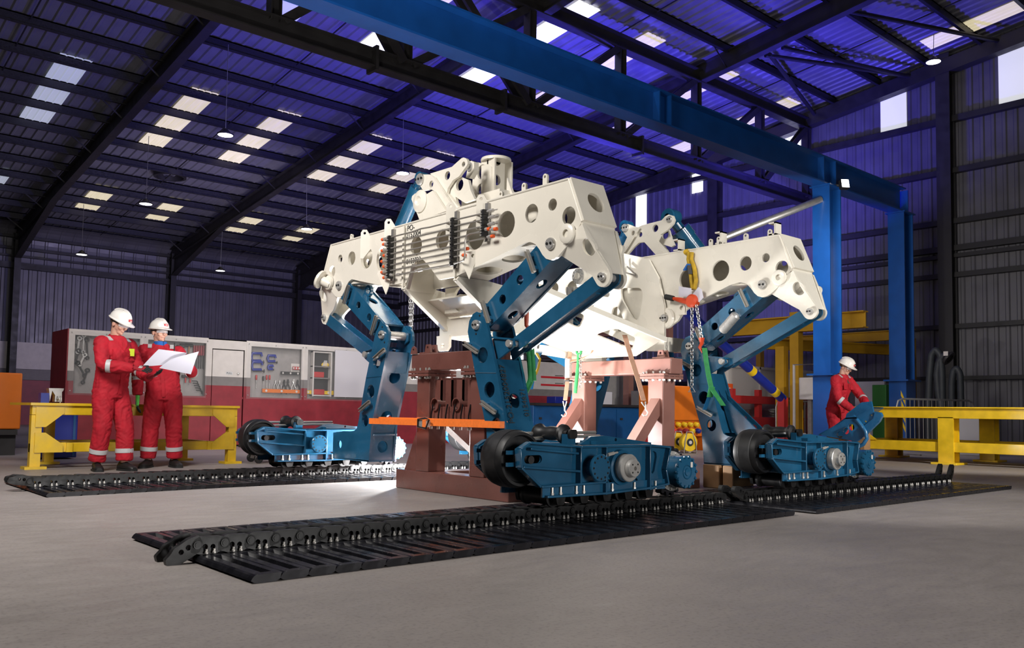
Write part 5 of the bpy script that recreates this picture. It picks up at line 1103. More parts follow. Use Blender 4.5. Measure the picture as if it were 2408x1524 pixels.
paper([(1250, 480), (1455, 425), (1395, 592), (1165, 545)], [10.09, 10.14, 10.11, 10.05], 'drawing sheet in front, held by the green glove')
# ================================================================ YELLOW TABLES
def ytable(lab, a0, a1, b0, b1, zt, name_feet=True, gus=True, legs_a=None):
    t = thing('yellow_workbench', lab, 'workbench', ((a0+a1)/2, (b0+b1)/2, 0), 0, 'yellow steel workbenches'); w = .11
    la = legs_a or [a0, a1-w]
    for a_ in la:
        for b_ in (b0, b1-w):
            a_ = a_+(.36 if a_ < 3 else -.3) if b_ > b0 else a_
            q = MB(); q.box(a_, a_+w, b_+.004, b_+w-.004, .03, zt-.142)
            q.obj('leg', 'yellow', t); MB().box(a_-.06, a_+w+.06, b_-.05, b_+w+.05, 0, .03).obj('foot_plate', 'yellow', t)
    for b_ in (b0, b1-w):
        a0, a1 = (a0, a1) if b_ == b0 else (a0+.36, a1-.3)
        MB().box(a0, a1, b_, b_+w, zt-.14, zt-.03).obj('top_rail', 'yellow', t, bevel=.006); MB().box(a0, a1, b_+.02, b_+w-.02, .19, .30).obj('lower_rail', 'yellow', t, bevel=.006)
    a0, a1 = a0-.36, a1+.3
    for a_ in (a0+.36, a1-.3-w):
        MB().box(a_+.005, a_+w-.005, b0+.1, b1, zt-.14, zt-.03).obj('end_rail', 'yellow', t); MB().box(a_+.02, a_+w-.02, b0, b1, .19, .30).obj('end_rail', 'yellow', t)
    MB().box(a0-.02, a1+.02, b0-.03, b1+.03, zt-.03, zt).obj('table_top', 'yellow', t)
    if gus:
        for s_, aa in ((1, a0), (-1, a1)):
            for z0, z1, up in ((zt-.05, zt-.28, 1), (.19, .45, 0)):
                zz = (zt-.05, zt-.26) if up else (.19, .42)
                if up: o_ = [(aa+s_*.04, zz[0]), (aa+s_*.34, zz[0]), (aa+s_*.34, zz[0]-.07), (aa+s_*.15, zz[1]-.02), (aa+s_*.04, zz[1]-.02)]
                else: o_ = [(aa+s_*.04, zz[0]), (aa+s_*.34, zz[0]), (aa+s_*.34, zz[0]+.09), (aa+s_*.15, zz[1]), (aa+s_*.04, zz[1])]
                q = MB(); pb(q, o_, [], b0-.012, .014); q.obj('corner_gusset', 'yellow', t)
    return t
lt = ytable('yellow steel workbench at the left behind the two workers', 2.40, 4.86, 11.08, 12.1, .765)
rt_ = thing('yellow_workbench', 'long yellow steel workbench at the right edge', 'workbench', (15.3, 5.5, 0), 0, 'yellow steel workbenches')
def rbar(x0, x1, y0, y1, z0, z1, nm): MB().box(x0, x1, y0, y1, z0, z1).obj(nm, 'yellow', rt_, bevel=.006)
for a_ in (14.42, 16.12):
    for b_ in (7.40, 5.72, 3.2):
        q = MB(); q.box(a_, a_+.03, b_, b_+.24, .03, .76); q.box(a_+.21, a_+.24, b_, b_+.24, .03, .76); q.box(a_+.03, a_+.21, b_+.10, b_+.13, .03, .76); q.obj('leg', 'yellow', rt_)
        rbar(a_-.1, a_+.34, b_-.08, b_+.32, 0, .035, 'foot_plate')
    rbar(a_, a_+.24, 2.4, 7.75, .74, .90, 'top_rail'); rbar(a_+.03, a_+.21, 2.4, 7.64, .20, .36, 'lower_rail')
for b_ in (7.45,): rbar(14.66, 16.12, b_, b_+.2, .74, .89, 'end_rail'); rbar(14.6, 16.2, b_+.02, b_+.18, .20, .36, 'end_rail')
rbar(14.38, 16.42, 2.3, 7.8, .90, .925, 'table_top')
for s_, z0 in ((1, .74), (-1, .36)):
    q = MB(); q.add([(14.43, 7.40, z0), (14.43, 6.98, z0), (14.43, 7.40, z0-s_*.3), (14.46, 7.40, z0), (14.46, 6.98, z0), (14.46, 7.40, z0-s_*.3)], [(0, 1, 2), (3, 5, 4), (0, 3, 4, 1), (1, 4, 5, 2), (2, 5, 3, 0)]); q.obj('corner_gusset', 'yellow', rt_)
# vice, blue bin and loose parts on the left bench
kv = CR(0, 760, 4.353); VB = 11.35
def vz(x, y): p = on('b', VB, *kv((x, y))[0]); return (p.x, p.z)
v_ = thing('bench_vice', 'grey-blue bench vice on the left yellow workbench', 'vice', (on('b', VB, 132, 945).x, VB, .765))
q = MB(); pb(q, [vz(*p) for p in ((510, 805), (505, 700), (500, 665), (655, 668), (650, 690), (635, 705), (635, 805), (560, 805), (565, 740), (535, 690))], [], VB, .12); q.v = [(x, y, max(z, .765)) for x, y, z in q.v]; q.obj('vice_body', 'galv', v_)
p0 = vz(595, 775); MB().cyl((p0[0], VB-.10, p0[1]), (p0[0], VB, p0[1]), .016, 10).obj('vice_screw', 'steel', v_); MB().cyl((p0[0], VB-.10, p0[1]-.05), (p0[0], VB-.10, p0[1]+.035), .008, 8).obj('vice_handle', 'steel', v_)
a_, z_ = vz(450, 775); q = MB(); q.box(a_-.045, a_+.045, 11.30, 11.42, .765, z_+.07); q = tag(q.obj('storage_bin', 'deepblue', None), 'small blue storage bin left of the bench vice', 'bin')
# curved blue blade in front of the third worker
kb_ = CR(1890, 830, 3.773); BA = 12.9
bl = thing('curved_blade', 'curved blue steel part with round holes, being worked on at the right', 'steel part', (BA, on('a', BA, 2000, 1000).y, 0))
def kbp(a, *pts): return onb(a, kb_(*pts))
pa(MB(), kbp(BA, (130, 722), (265, 650), (370, 575), (440, 550), (465, 570), (520, 560), (540, 740), (470, 790), (330, 760), (200, 740)), [circ(*kbp(BA, c_)[0], .052) for c_ in ((322, 725), (373, 693), (421, 660))], BA, .04).obj('side_plate', 'bluelt', bl)
pa(MB(), kbp(BA-.03, (465, 570), (610, 480), (630, 580), (540, 650), (520, 620)), [circ(*kbp(BA-.03, c_)[0], .016, 10) for c_ in ((548, 608), (600, 553))], BA-.03, .03).obj('upper_plate', 'bluelt', bl)
pa(MB(), kbp(BA-.02, (540, 650), (630, 580), (640, 520), (690, 530), (705, 560), (680, 610), (570, 720), (545, 740)), [], BA-.06, .06).obj('cutting_lip', 'bluelt', bl)
pa(MB(), kbp(BA+.35, (130, 722), (265, 650), (370, 575), (380, 540), (510, 440), (600, 430), (610, 480), (465, 570), (330, 760)), [], BA+.35, .03).obj('side_plate', 'bluelt', bl)
P1 = [on('a', BA, *q) for q in kb_((130, 722), (265, 650), (370, 575), (465, 570), (610, 480))]; q = MB()
for i in range(4): q.add([P1[i]+AX*.0, P1[i+1], P1[i+1]+AX*.36, P1[i]+AX*.36, P1[i]-AZ*.02, P1[i+1]-AZ*.02, P1[i+1]+AX*.36-AZ*.02, P1[i]+AX*.36-AZ*.02], [(0, 1, 2, 3), (4, 7, 6, 5), (0, 4, 5, 1), (2, 6, 7, 3)])
q.obj('top_skin', 'bluelt', bl)
MB().tube([on('a', BA-.1, *q_) for q_ in kb_((470, 590), (510, 640), (550, 700), (560, 760), (530, 810), (480, 835))], .03, 12).obj('curved_tube', 'bluelt', bl)
p = on('a', BA+.1, *kb_((280, 740))[0]); MB().box(BA+.05, BA+.3, p.y-.12, p.y+.12, 0, p.z).obj('prop_block', 'wood', bl); p = on('a', BA+.1, *kb_((480, 700))[0]); MB().box(BA+.1, BA+.3, p.y-.1, p.y+.1, 0, p.z).obj('prop_block', 'wood', bl)
# ================================================================ TOOL WALL (white, grey and red cabinets)
WB = 16.0
def wa(x, y=900): return on('b', WB, x, y).x
def wz(x, y): return on('b', WB, x, y).z
ZT, ZW0, ZW1, ZG0, ZG1 = 2.05, .97, 1.95, 1.16, 1.33
def unit(a0, a1, lab, kind, endpanel=False, g='cabinets of the tool wall'):
    t = thing('tool_cabinet', lab, 'tool cabinet', ((a0+a1)/2, WB+.5, 0), 0, g)
    def bands(x0, x1, z0, z1, nm, d=.02, y=WB):       # flat panel split in the wall's three colours
        for lo, hi, m_ in ((0, ZG0, 'red'), (ZG0, ZG1, 'panelgrey'), (ZG1, ZT, 'panelwhite')):
            l, h = max(lo, z0), min(hi, z1)
            if h > l+.001: MB().box(x0, x1, y, y+d, l, h).obj(nm, m_, t)
    MB().box(a0, a1, WB+.95, WB+1.0, 0, ZT).obj('back_panel', 'board', t); MB().box(a0, a1, WB, WB+1.0, ZT-.02, ZT).obj('roof_panel', 'panelwhite', t)
    MB().box(a0, a1, WB+.02, WB+.95, ZW0-.06, ZW0-.02).obj('shelf', 'red', t); MB().box(a0, a1, WB+.14, WB+.16, ZW0-.02, ZT-.02).obj('pegboard', 'board', t)
    if endpanel: MB().box(a0-.02, a0, WB, WB+1.02, 0, ZT).obj('end_panel', 'red', t)
    if kind == 'window':
        bands(a0, a0+.10, ZW0-.02, ZT, 'frame_post', .03, WB-.005); bands(a1-.04, a1, ZW0-.02, ZT, 'frame_post', .03, WB-.005)
        bands(a0+.10, a1-.04, ZW1, ZT, 'top_rail', .03, WB-.005); bands(a0, a1, 0, ZW0-.02, 'lower_panel')
        MB().box(a0+.02, a1-.02, WB-.016, WB-.012, ZW0-.05, ZW1+.06).obj('clear_sheet', 'glass', t)
        for z in (ZW0+.02, ZW1+.04):
            for x in (a0+.05, (a0+a1)/2, a1-.02): MB().lathe((x, WB-.016, z), -AY, [(0, .006), (.009, .006), (.012, 0)], 8).obj('screw', 'steel', t)
    elif kind == 'door':
        bands(a0, a1, 1.86, ZT, 'header_panel', .03); bands(a0, a0+.08, 0, 1.86, 'frame_post', .03); bands(a1-.03, a1, 0, 1.86, 'frame_post', .03)
        d = MB().box(a0+.09, a1-.06, WB-.01, WB+.02, .03, ZG0).obj('door', 'red', t)
        MB().box(a0+.09, a1-.06, WB-.01, WB+.02, ZG0, ZG1).obj('door_band', 'panelgrey', d); MB().box(a0+.09, a1-.06, WB-.01, WB+.02, ZG1, 1.84).obj('door_band', 'panelwhite', d)
        kx = a1-.16; MB().lathe((kx, WB-.012, 1.40), -AY, [(0, .03), (.018, .026), (.022, .012), (.012, 0)], 14).obj('door_knob', 'steel', d)
        MB().box(kx-.24, kx-.11, WB-.013, WB-.011, 1.37, 1.43).obj('sign_plate', 'reflect', d); text('sign_text', 'PULL', .05, (kx-.175, WB-.014, 1.40), AX, AZ, 'ink', d, .0004)
    else:
        bands(a0, a1, 0, ZT, 'front_panel')
    return t
u1 = unit(wa(157), wa(331), 'leftmost glazed cabinet of the tool wall, with red end panel', 'window', True)
u2 = unit(wa(331), wa(487), 'glazed tool cabinet behind the man with the neck warmer', 'window')
u3 = unit(wa(487), wa(577), 'white, grey and red cabinet with the door marked PULL', 'door')
u4 = unit(wa(577), wa(712), 'glazed tool cabinet holding blue clamps and pliers', 'window')
u5 = unit(wa(712), wa(905), 'glazed cabinet with a shelf box and white sheet, beside the left leg', 'window')
u6 = unit(wa(905), wa(1120), 'plain white and red cabinet seen between the left leg and the stand', 'plain')
u7 = unit(wa(1120), wa(1262), 'plain white and red cabinet seen beyond the front leg', 'plain')
u8 = unit(wa(1262), wa(1345), 'white cabinet with two red printed lines, behind the blue bench', 'plain')
u9 = unit(wa(1345), wa(1505), 'cabinet with a clear curtain behind the pink stand', 'window')
x0, x1 = wa(1265), wa(1335)
for z, w in ((1.62, .8), (1.42, .9)): MB().box(x0+.1, x0+.1+(x1-x0)*w, WB-.008, WB-.002, z, z+.05).obj('printed_line', 'tagred', u8); MB().box(x0+.6, x0+.9, WB-.008, WB-.002, z+.07, z+.085).obj('printed_caption', 'ink', u8)
TBD = WB+.13                                           # face of the pegboard
def tz(x, y): p = on('b', TBD-.02, x, y); return p.x, p.z
def tool(name, lab, cat, g, x, y):
    a, z = tz(x, y); return thing(name, lab, cat, (a, TBD-.02, z), 0, g), a, z
kt = CR(570, 780, 4.573)
def c_clamp(x, y, s, lab):
    t, a, z = tool('c_clamp', lab, 'clamp', 'blue C-clamps on the board', x, y); q = MB()
    q.tube([(a+s*.42, TBD-.03, z-.30*s), (a-s*.40, TBD-.03, z-.34*s), (a-s*.5, TBD-.03, z), (a-s*.42, TBD-.03, z+.34*s), (a+s*.45, TBD-.03, z+.36*s), (a+s*.48, TBD-.03, z+.1*s)], .028, 8); q.obj('clamp_frame', 'deepblue', t)
    MB().cyl((a-s*.3, TBD-.03, z-.45*s), (a+s*.75, TBD-.03, z-.42*s), .012, 8).obj('clamp_screw', 'dark', t); MB().cyl((a+s*.7, TBD-.03, z-.6*s), (a+s*.7, TBD-.03, z-.25*s), .007, 6).obj('clamp_handle', 'dark', t)
for (x, y), s, l in zip(kt((150, 275), (155, 370), (312, 290), (300, 385)), (.22, .22, .17, .10), ('upper left blue C-clamp on the pegboard', 'lower left blue C-clamp with red frame edge', 'upper right blue C-clamp on the pegboard', 'smallest blue C-clamp, lower right on the pegboard')): c_clamp(x, y, s, l)
def screwdriver(x, y, L, m_, lab):
    t, a, z = tool('screwdriver', lab, 'screwdriver', 'screwdrivers on the board', x, y); MB().lathe((a, TBD-.03, z), AZ, [(0, .10), (.016, .098), (.02, .06), (.016, .01), (.008, 0)], 10).obj('handle', m_, t); MB().cyl((a, TBD-.03, z), (a, TBD-.03, z-L), .006, 6).obj('blade', 'steel', t)
for (x, y), m_, l in zip(kt((147, 520), (258, 520), (290, 520), (222, 530)), ('redbright', 'redbright', 'redbright', 'dark'), ('single red-handled screwdriver at the left of the board', 'left one of the paired red screwdrivers', 'right one of the paired red screwdrivers', 'dark-handled screwdriver left of the red pair')): screwdriver(x, y, .17, m_, l)
def pliers(x, y, s, lab, m_='dark'):
    t, a, z = tool('pliers', lab, 'pliers', 'pliers on the board', x, y)
    for k in (-1, 1): MB().tube([(a-k*.008*s, TBD-.03, z+.09*s), (a-k*.014*s, TBD-.03, z+.03*s), (a+k*.012*s, TBD-.03, z-.02*s), (a+k*.05*s, TBD-.03, z-.10*s), (a+k*.06*s, TBD-.03, z-.2*s)], [.008, .015, .012, .012, .010], 7).obj('jaw_and_handle', m_, t)
for (x, y), s, m_, l in zip(kt((355, 550), (400, 550), (447, 565), (487, 560), (548, 555), (590, 555)), (.6, .6, 1, 1, .9, .8), ('galv', 'galv', 'dark', 'dark', 'steel', 'dark'), ('leftmost small pliers under the clamps', 'second small pliers from the left', 'large dark pliers with spread handles', 'large dark pliers beside the spread pair', 'bright locking pliers on the board', 'rightmost dark pliers by the frame post')): pliers(x, y, s, l, m_)
def level(x0, x1, y, m_, lab, h=.07, yb=TBD-.05):
    p, q = on('b', yb, x0, y), on('b', yb, x1, y); t = thing('spirit_level', lab, 'spirit level', (p.x, yb, p.z), 0, 'spirit levels of the tool wall'); z = (p.z+q.z)/2
    MB().box(p.x, q.x, yb-.02, yb+.01, z-h/2, z+h/2).obj('level_body', m_, t, bevel=.004)
    for f_ in (.1, .5, .9): MB().lathe((p.x+(q.x-p.x)*f_, yb-.021, z), -AY, [(0, .003), (h*.3, .003), (h*.34, 0)], 10).obj('vial', 'panelwhite', t)
level(616, 705, 920, 'orange', 'long orange spirit level on the cabinet shelf', .075, WB+.08); level(718, 777, 923, 'yellow', 'yellow spirit level on the shelf left of the white sheet', .075, WB+.08); level(778, 860, 925, 'yellow', 'yellow spirit level below the white sheet', .085, WB+.08)
level(660, 704, 878, 'dark', 'grey level mounted on the pegboard', .06); level(688, 704, 866, 'redbright', 'short red level on the pegboard', .06)
MB().box(*[tz(685, 870)[0], tz(705, 870)[0]], TBD-.005, TBD, tz(690, 880)[1], tz(690, 855)[1]).obj('notice_sheet', 'panelwhite', u4)
# spanners and rings on the left cabinet's board, hammers and hex keys on the second
def spanner(x, y, L, lab, m_='dark', tilt=0):
    t, a, z = tool('spanner', lab, 'spanner', 'spanners on the left board', x, y); q = MB(); d = Vector((math.sin(tilt), 0, math.cos(tilt)))
    c = Vector((a, TBD-.03, z)); q.bar(c-d*L/2, c+d*L/2, .03, .012, AY); q.lathe(c+d*(L/2+.02)-AY*.01, AY, [(.018, 0), (.042, 0), (.042, .02), (.018, .02), (.018, 0)], 14); q.lathe(c-d*(L/2+.02)-AY*.01, AY, [(.014, 0), (.034, 0), (.034, .02), (.014, .02), (.014, 0)], 14); q.obj('spanner_body', m_, t)
for i, (x, y, L, m_, ti) in enumerate(((176, 800, .12, 'dark', 0), (184, 812, .2, 'galv', .1), (196, 808, .25, 'galv', 0), (204, 820, .28, 'dark', -.08), (181, 838, .16, 'dark', .2), (193, 846, .14, 'steel', .4), (190, 868, .2, 'dark', -.5), (200, 885, .18, 'dark', .3))):
    spanner(x, y, L, ('small dark ring spanner at the top left', 'galvanised spanner near the top', 'long pale spanner in the middle', 'longest dark spanner beside the man', 'dark spanner at the left edge', 'shiny adjustable spanner', 'dark spanner lying slanted', 'lowest dark spanner above the shelf')[i]+' of the leftmost cabinet', m_, ti)
def hammer(x, y, L, m_, lab):
    t, a, z = tool('hammer', lab, 'hammer', 'hammers on the board', x, y); MB().cyl((a, TBD-.03, z), (a, TBD-.03, z-L), .014, 8).obj('shaft', m_, t); MB().cyl((a-.07, TBD-.03, z), (a+.07, TBD-.03, z), .028, 10).obj('head', 'dark', t)
for (x, y, L, m_, l) in ((432, 812, .5, 'wood', 'wooden-handled hammer left of the dark handles'), (444, 812, .5, 'wood', 'wooden-handled hammer hung second from the left'), (424, 815, .45, 'dark', 'dark-handled hammer beside the paper'), (436, 885, .12, 'redbright', 'short red-handled hammer below the paper'), (447, 885, .12, 'redbright', 'red-handled hammer nearest the hex keys')): hammer(x, y, L, m_, l)
for i in range(5):
    t, a, z = tool('screwdriver', 'dark red-tipped screwdriver, number %s of five at the right of the second cabinet' % ('one', 'two', 'three', 'four', 'five')[i], 'screwdriver', 'dark screwdrivers in the second cabinet', 456+5.5*i, 830); MB().cyl((a, TBD-.03, z-.05), (a, TBD-.03, z+.14), .02, 8).obj('handle', 'red', t); MB().cyl((a, TBD-.03, z-.3), (a, TBD-.03, z-.05), .01, 6).obj('blade', 'dark', t)
for i in range(5):
    t, a, z = tool('hex_key', ('topmost', 'second', 'middle', 'fourth', 'lowest')[i]+' black hex key in the column by the frame post', 'hex key', 'black hex keys on the board', 462+2.5*i, 896+5.5*i); MB().tube([(a-.09, TBD-.03, z), (a, TBD-.03, z), (a+.02, TBD-.03, z-.015), (a+.02, TBD-.03, z-.07)], .009, 6).obj('key', 'gloveblack', t)
# shelf box with helmet and red cases, white sheet
sb = thing('shelf_box', 'open white shelf box with dark shelves in the last glazed cabinet', 'shelf', (wa(757), WB+.05, 1.0)); xa, xb = wa(736), wa(781)
for z in (1.02, 1.38, 1.62, 1.92): MB().box(xa, xb, WB+.03, WB+.13, z-.012, z+.012).obj('shelf', 'panelgrey' if z < 1.9 and z > 1.1 else 'panelwhite', sb)
for x in (xa, xb-.03): MB().box(x, x+.03, WB+.02, WB+.13, 1.0, 1.93).obj('side', 'panelwhite', sb)
MB().box(xa, xb, WB+.125, WB+.13, 1.0, 1.93).obj('back', 'dark', sb)
for x, z, m_, l in ((752, 1.41, 'redbright', 'red tool case on the middle shelf of the shelf box'), (754, 1.05, 'redbright', 'red tool case on the bottom shelf of the shelf box')): a = wa(x); tag(MB().box(a-.12, a+.12, WB+.04, WB+.115, z-.015, z+.10).obj('tool_case', m_, None, bevel=.01), l, 'case')
ym = thing('face_shield', 'yellow face shield on the shelf box', 'face shield', (wa(768), WB+.07, 1.63)); q = MB(); ell(q, (wa(768), WB+.08, 1.66), .09, .045, .06); q.obj('crown', 'yellow', ym); MB().plate([(-.09, 0), (.03, .0), (.02, .12), (-.05, .12)], [], (wa(768), WB+.04, 1.634), AX, AZ, .004).obj('visor', 'lens', ym)
tag(MB().box(wa(784), wa(868), WB-.05, WB-.03, 1.0, 1.98).obj('white_sheet', 'cabwhite', None), 'plain white sheet leaning on the last glazed cabinet', 'sheet')
# ================================================================ AROUND THE HALL
def boxthing(name, lab, cat, x0, x1, y0, y1, z0, z1, m_, bev=.01): return tag(MB().box(x0, x1, y0, y1, z0, z1).obj(name, m_, None, bevel=bev), lab, cat)
# orange bin and blue cupboard at the left
ob = thing('orange_skip', 'orange steel bin on dark skids at the left edge', 'bin', (2.2, 14.6, 0))
MB().box(.6, on('b', 14.2, 53, 900).x, 14.2, 15.6, .38, 1.20).obj('bin_body', 'orange', ob, bevel=.02); MB().box(.6, 2.9, 14.2, 15.6, .30, .375).obj('bin_base', 'dark', ob)
for y in (14.3, 15.3): MB().box(.6, 2.9, y, y+.2, 0, .30).obj('skid', 'dark', ob)
cb = thing('blue_cupboard', 'dark blue steel cupboard under the left workbench', 'cupboard', (4.2, 13.2, 0)); xa, xb = on('b', 13.0, 97, 1000).x, on('b', 13.0, 183, 1000).x
MB().box(xa, xb, 13.0, 13.5, 0.02, .66).obj('cupboard_body', 'deepblue', cb, bevel=.01); MB().box(xb-.06, xb-.03, 12.985, 13.0, .04, .64).obj('door_edge', 'cabblue', cb); MB().box(xa+.03, xb-.08, 12.985, 13.0, .05, .63).obj('door', 'deepblue', cb)
dl = thing('wheeled_dolly', 'low dolly on swivel castors behind the left track pod', 'dolly', (5.5, 11.1, 0))
MB().box(5.05, 6.2, 10.85, 11.45, .20, .24).obj('deck', 'galv', dl)
for (x, y) in ((5.19, 11.34), (5.12, 10.95), (6.1, 11.3), (6.1, 10.95)): q = MB().lathe((x, y-.02, .058), AY, [(0, 0), (.05, 0), (.058, .008), (.058, .032), (.05, .04), (0, .04)], 18).obj('castor_wheel', 'rubber', dl); MB().bar((x, y-.03, .05), (x+.03, y-.03, .2), .01, .05).obj('castor_fork', 'galv', q); MB().bar((x, y+.03, .05), (x+.03, y+.03, .2), .01, .05).obj('castor_fork', 'galv', q)
# blue benches with drawers and dark tops
for i, (xa, xb, l) in enumerate(((13.4, 15.2, 'blue steel bench cupboard left of the pink stand'), (15.22, 17.2, 'blue steel bench cupboard seen between the posts of the pink stand'), (17.22, 19.4, 'dark blue bench cupboard right of the pink stand'))):
    t = thing('bench_cupboard', l, 'cupboard', ((xa+xb)/2, 14.8, 0), 0, 'blue bench cupboards'); MB().box(xa, xb, 14.5, 15.3, .04, .90).obj('cupboard_body', 'cabblue', t, bevel=.01)
    for k in range(2): x = xa+.04+k*(xb-xa-.04)/2; d = MB().box(x, x+(xb-xa-.12)/2, 14.48, 14.5, .08, .84).obj('door', 'cabblue', t); MB().box(x+.12, x+.20, 14.46, 14.48, .58, .63).obj('latch', 'dark', d)
    MB().box(xa, xb, 14.42, 15.35, .90, .96).obj('bench_top', 'dark', t)
lm = thing('lathe_machine', 'grey workshop machine with control box on the blue bench', 'machine', (18.2, 15.0, .96)); MB().box(17.6, 19.0, 14.7, 15.2, .96, 1.35).obj('bed', 'panelgrey', lm); MB().box(18.3, 18.75, 14.62, 15.1, 1.35, 1.85).obj('head_stock', 'panelwhite', lm, bevel=.02); MB().box(17.95, 18.2, 14.6, 14.9, 1.35, 2.1).obj('column', 'deepblue', lm)
for x, y, z in ((18.45, 14.61, 1.5), (18.6, 14.61, 1.65)): MB().lathe((x, y, z), -AY, [(0, .05), (.05, .05), (.06, 0)], 12).obj('hand_wheel', 'steel', lm)
boxthing('white_bin', 'white plastic box standing on the blue bench', 'box', 15.9, 16.3, 14.7, 15.0, .96, 1.28, 'cabwhite'); boxthing('blue_crate', 'small blue crate on the bench left of the pink stand', 'crate', 14.2, 14.55, 14.6, 14.9, .96, 1.12, 'deepblue')
# roller shutter and the red container in the far corner
ds = struct(MB().box(AG-.12, AG-.06, 20.6, 26.0, 0, 3.3).obj('door_1', 'dark'))
for k in range(26): MB().box(AG-.15, AG-.12, 20.7, 25.9, .05+.125*k, .05+.125*k+.10).obj('shutter_slat', 'panelgrey', ds)
rc = thing('red_container', 'red corrugated container beyond the left leg', 'container', (20, 31.5, 0)); MB().box(18.5, 22.5, 30.0, 32.4, 0, 2.75).obj('container_body', 'redbright', rc)
for k in range(24): MB().box(18.45, 18.5, 30.05+.1*k, 30.10+.1*k, .25, 2.6).obj('side_rib', 'redbright', rc)
MB().box(18.43, 18.46, 30.7, 31.4, 1.2, 2.3).obj('container_window', 'panelwhite', rc)
bx = boxthing('cardboard_box', 'brown cardboard box stacked behind the left leg', 'box', 12.6, 13.0, 15.1, 15.5, .0, 1.45, 'wood')
cs = thing('chain_sling', 'hanging galvanised lifting chains behind the left leg', 'chain', on('a', 7.6, 968, 690), 0)
def chainlink(par, p, q, L=.05, r=.006, m_='galv', w=.016):   # links along a straight run
    p, q = Vector(p), Vector(q); d = (q-p); n = max(1, int(d.length/(L*.78))); dn = d.normalized(); u_, v_, _ = frame(dn)
    for k in range(n):
        c = p+d*((k+.5)/n); s_ = u_ if k % 2 else v_
        MB().tube([c+dn*(math.sin(x)*L/2)+s_*(math.cos(x)*w) for x in [2*PI*i/8 for i in range(8)]], r, 5, True).obj('chain_link', m_, par)
for x in (963, 968, 973): chainlink(cs, on('a', 7.6, x, 690), on('a', 7.6, 966+(x-968)*.4, 778), .06, .007)
chainlink(cs, on('a', 7.6, 965, 640), on('a', 7.6, 968, 692), .06, .007)
# orange socket cabinet with two cable reels
oc = thing('socket_cabinet', 'orange power cabinet with rows of coloured sockets by the rear leg', 'power cabinet', (14.4, 11.0, 0)); y0 = 10.85
MB().box(13.6, 15.1, y0, y0+.7, .62, 1.32).obj('cabinet_body', 'orange', oc, bevel=.02); MB().box(13.6, 15.0, y0+.05, y0+.7, .30, .62).obj('socket_panel', 'orange', oc)
for x in (13.62, 14.95): MB().box(x, x+.07, y0, y0+.7, 0, .62).obj('leg_frame', 'orange', oc)
MB().box(13.6, 15.05, y0+.3, y0+.6, .10, .28).obj('red_skirt', 'redbright', oc)
for i in range(10):
    x = 13.80+.2*(i % 5)+.06*(i//5); z = .55-.13*(i//5); m_ = ('tagred', 'yellow', 'yellow', 'yellow', 'yellow', 'tagred', 'red', 'red', 'yellow', 'deepblue')[i]; MB().lathe((x, y0+.05, z), Vector((.15, -1, -.25)), [(.04, 0), (.05, .02), (.05, .08), (.04, .10), (0, .10)], 14).obj('socket', m_, oc)
def reel(x, y, lab):
    t = thing('cable_reel', lab, 'cable reel', (x, y, 0), 0, 'yellow cable reels'); c = Vector((x, y, .21)); n_ = Vector((-.35, -1, 0)).normalized()
    MB().lathe(c, n_, [(.03, .07), (.06, .075), (.06, .07), (.17, .06), (.175, .05), (.175, -.05), (.17, -.06), (0, -.06)], 28).obj('drum', 'yellow', t); MB().lathe(c, n_, [(0, .078), (.07, .078), (.075, .07)], 20).obj('hub', 'gloveblack', t); MB().lathe(c, n_, [(0, .085), (.035, .085), (.035, .07)], 14).obj('hub_cap', 'panelwhite', t)
    s_ = n_.cross(AZ); MB().tube([c+s_*.14-AZ*.2+n_*.08, c+s_*.12+AZ*.0+n_*.08, c+s_*.06+AZ*.2+n_*.05, c-s_*.06+AZ*.2+n_*.05, c-s_*.12+n_*.08, c-s_*.14-AZ*.2+n_*.08, c-s_*.14-AZ*.2-n_*.1, c+s_*.14-AZ*.2-n_*.1], .011, 6, True).obj('stand_frame', 'galv', t)
p = on('z', 0, 1618, 1066); reel(p.x, p.y, 'yellow cable reel standing in front of the orange cabinet'); p = on('z', 0, 1592, 1064); reel(p.x, p.y, 'second yellow cable reel, half hidden by the pink stand')
# screened booth, beams, barriers at the far right
sb = thing('screen_booth', 'cream booth wall with clear curtain and orange sign', 'booth', (20.5, 12.9, 0)); BB = 13.2
for k in range(4): x = 17.6+1.5*k; MB().box(x+.02, x+1.48, BB, BB+.05, .9, 2.02).obj('clear_curtain', 'pvc', sb); MB().box(x+.02, x+1.48, BB+.1, BB+.13, .0, 2.0).obj('panel', 'panelwhite', sb); MB().box(x-.03, x+.03, BB-.02, BB+.13, 0, 2.06).obj('post', 'panelwhite', sb)
MB().box(17.6, 23.6, BB-.02, BB+.08, 2.0, 2.07).obj('top_rail', 'panelwhite', sb)
a = on('b', BB-.03, 1713, 922); MB().box(a.x-.16, a.x+.2, BB-.03, BB-.022, a.z-.22, a.z+.22).obj('orange_sign', 'capred', sb); text('sign_text', 'C', .3, (a.x+.02, BB-.032, a.z), AX, AZ, 'panelwhite', sb, .001)
def beamthing(name, lab, p, q, w, h, m_, g=None, i=True, cat='beam'):
    mb = MB(); (mb.ibeam if i else mb.bar)(p, q, w, h); return tag(mb.obj(name, m_, None), lab, cat, g)
yg = thing('yellow_gantry', 'yellow steel gantry frame behind the rear leg', 'gantry', (19.8, 14.0, 0))
def G(x, y, a=19.6): return on('a', a, x, y)
p, q = G(1650, 770), G(1925, 762)
MB().ibeam((19.6, p.y, 3.05), (19.6, q.y-1.2, 3.05), .25, .4, .03).obj('cross_beam', 'amber', yg)
for px, zt in ((1872, 3.35), (1838, 2.5)): b_ = G(px, 800).y; MB().box(19.5, 19.72, b_-.12, b_+.12, 0, zt).obj('post', 'amber', yg)
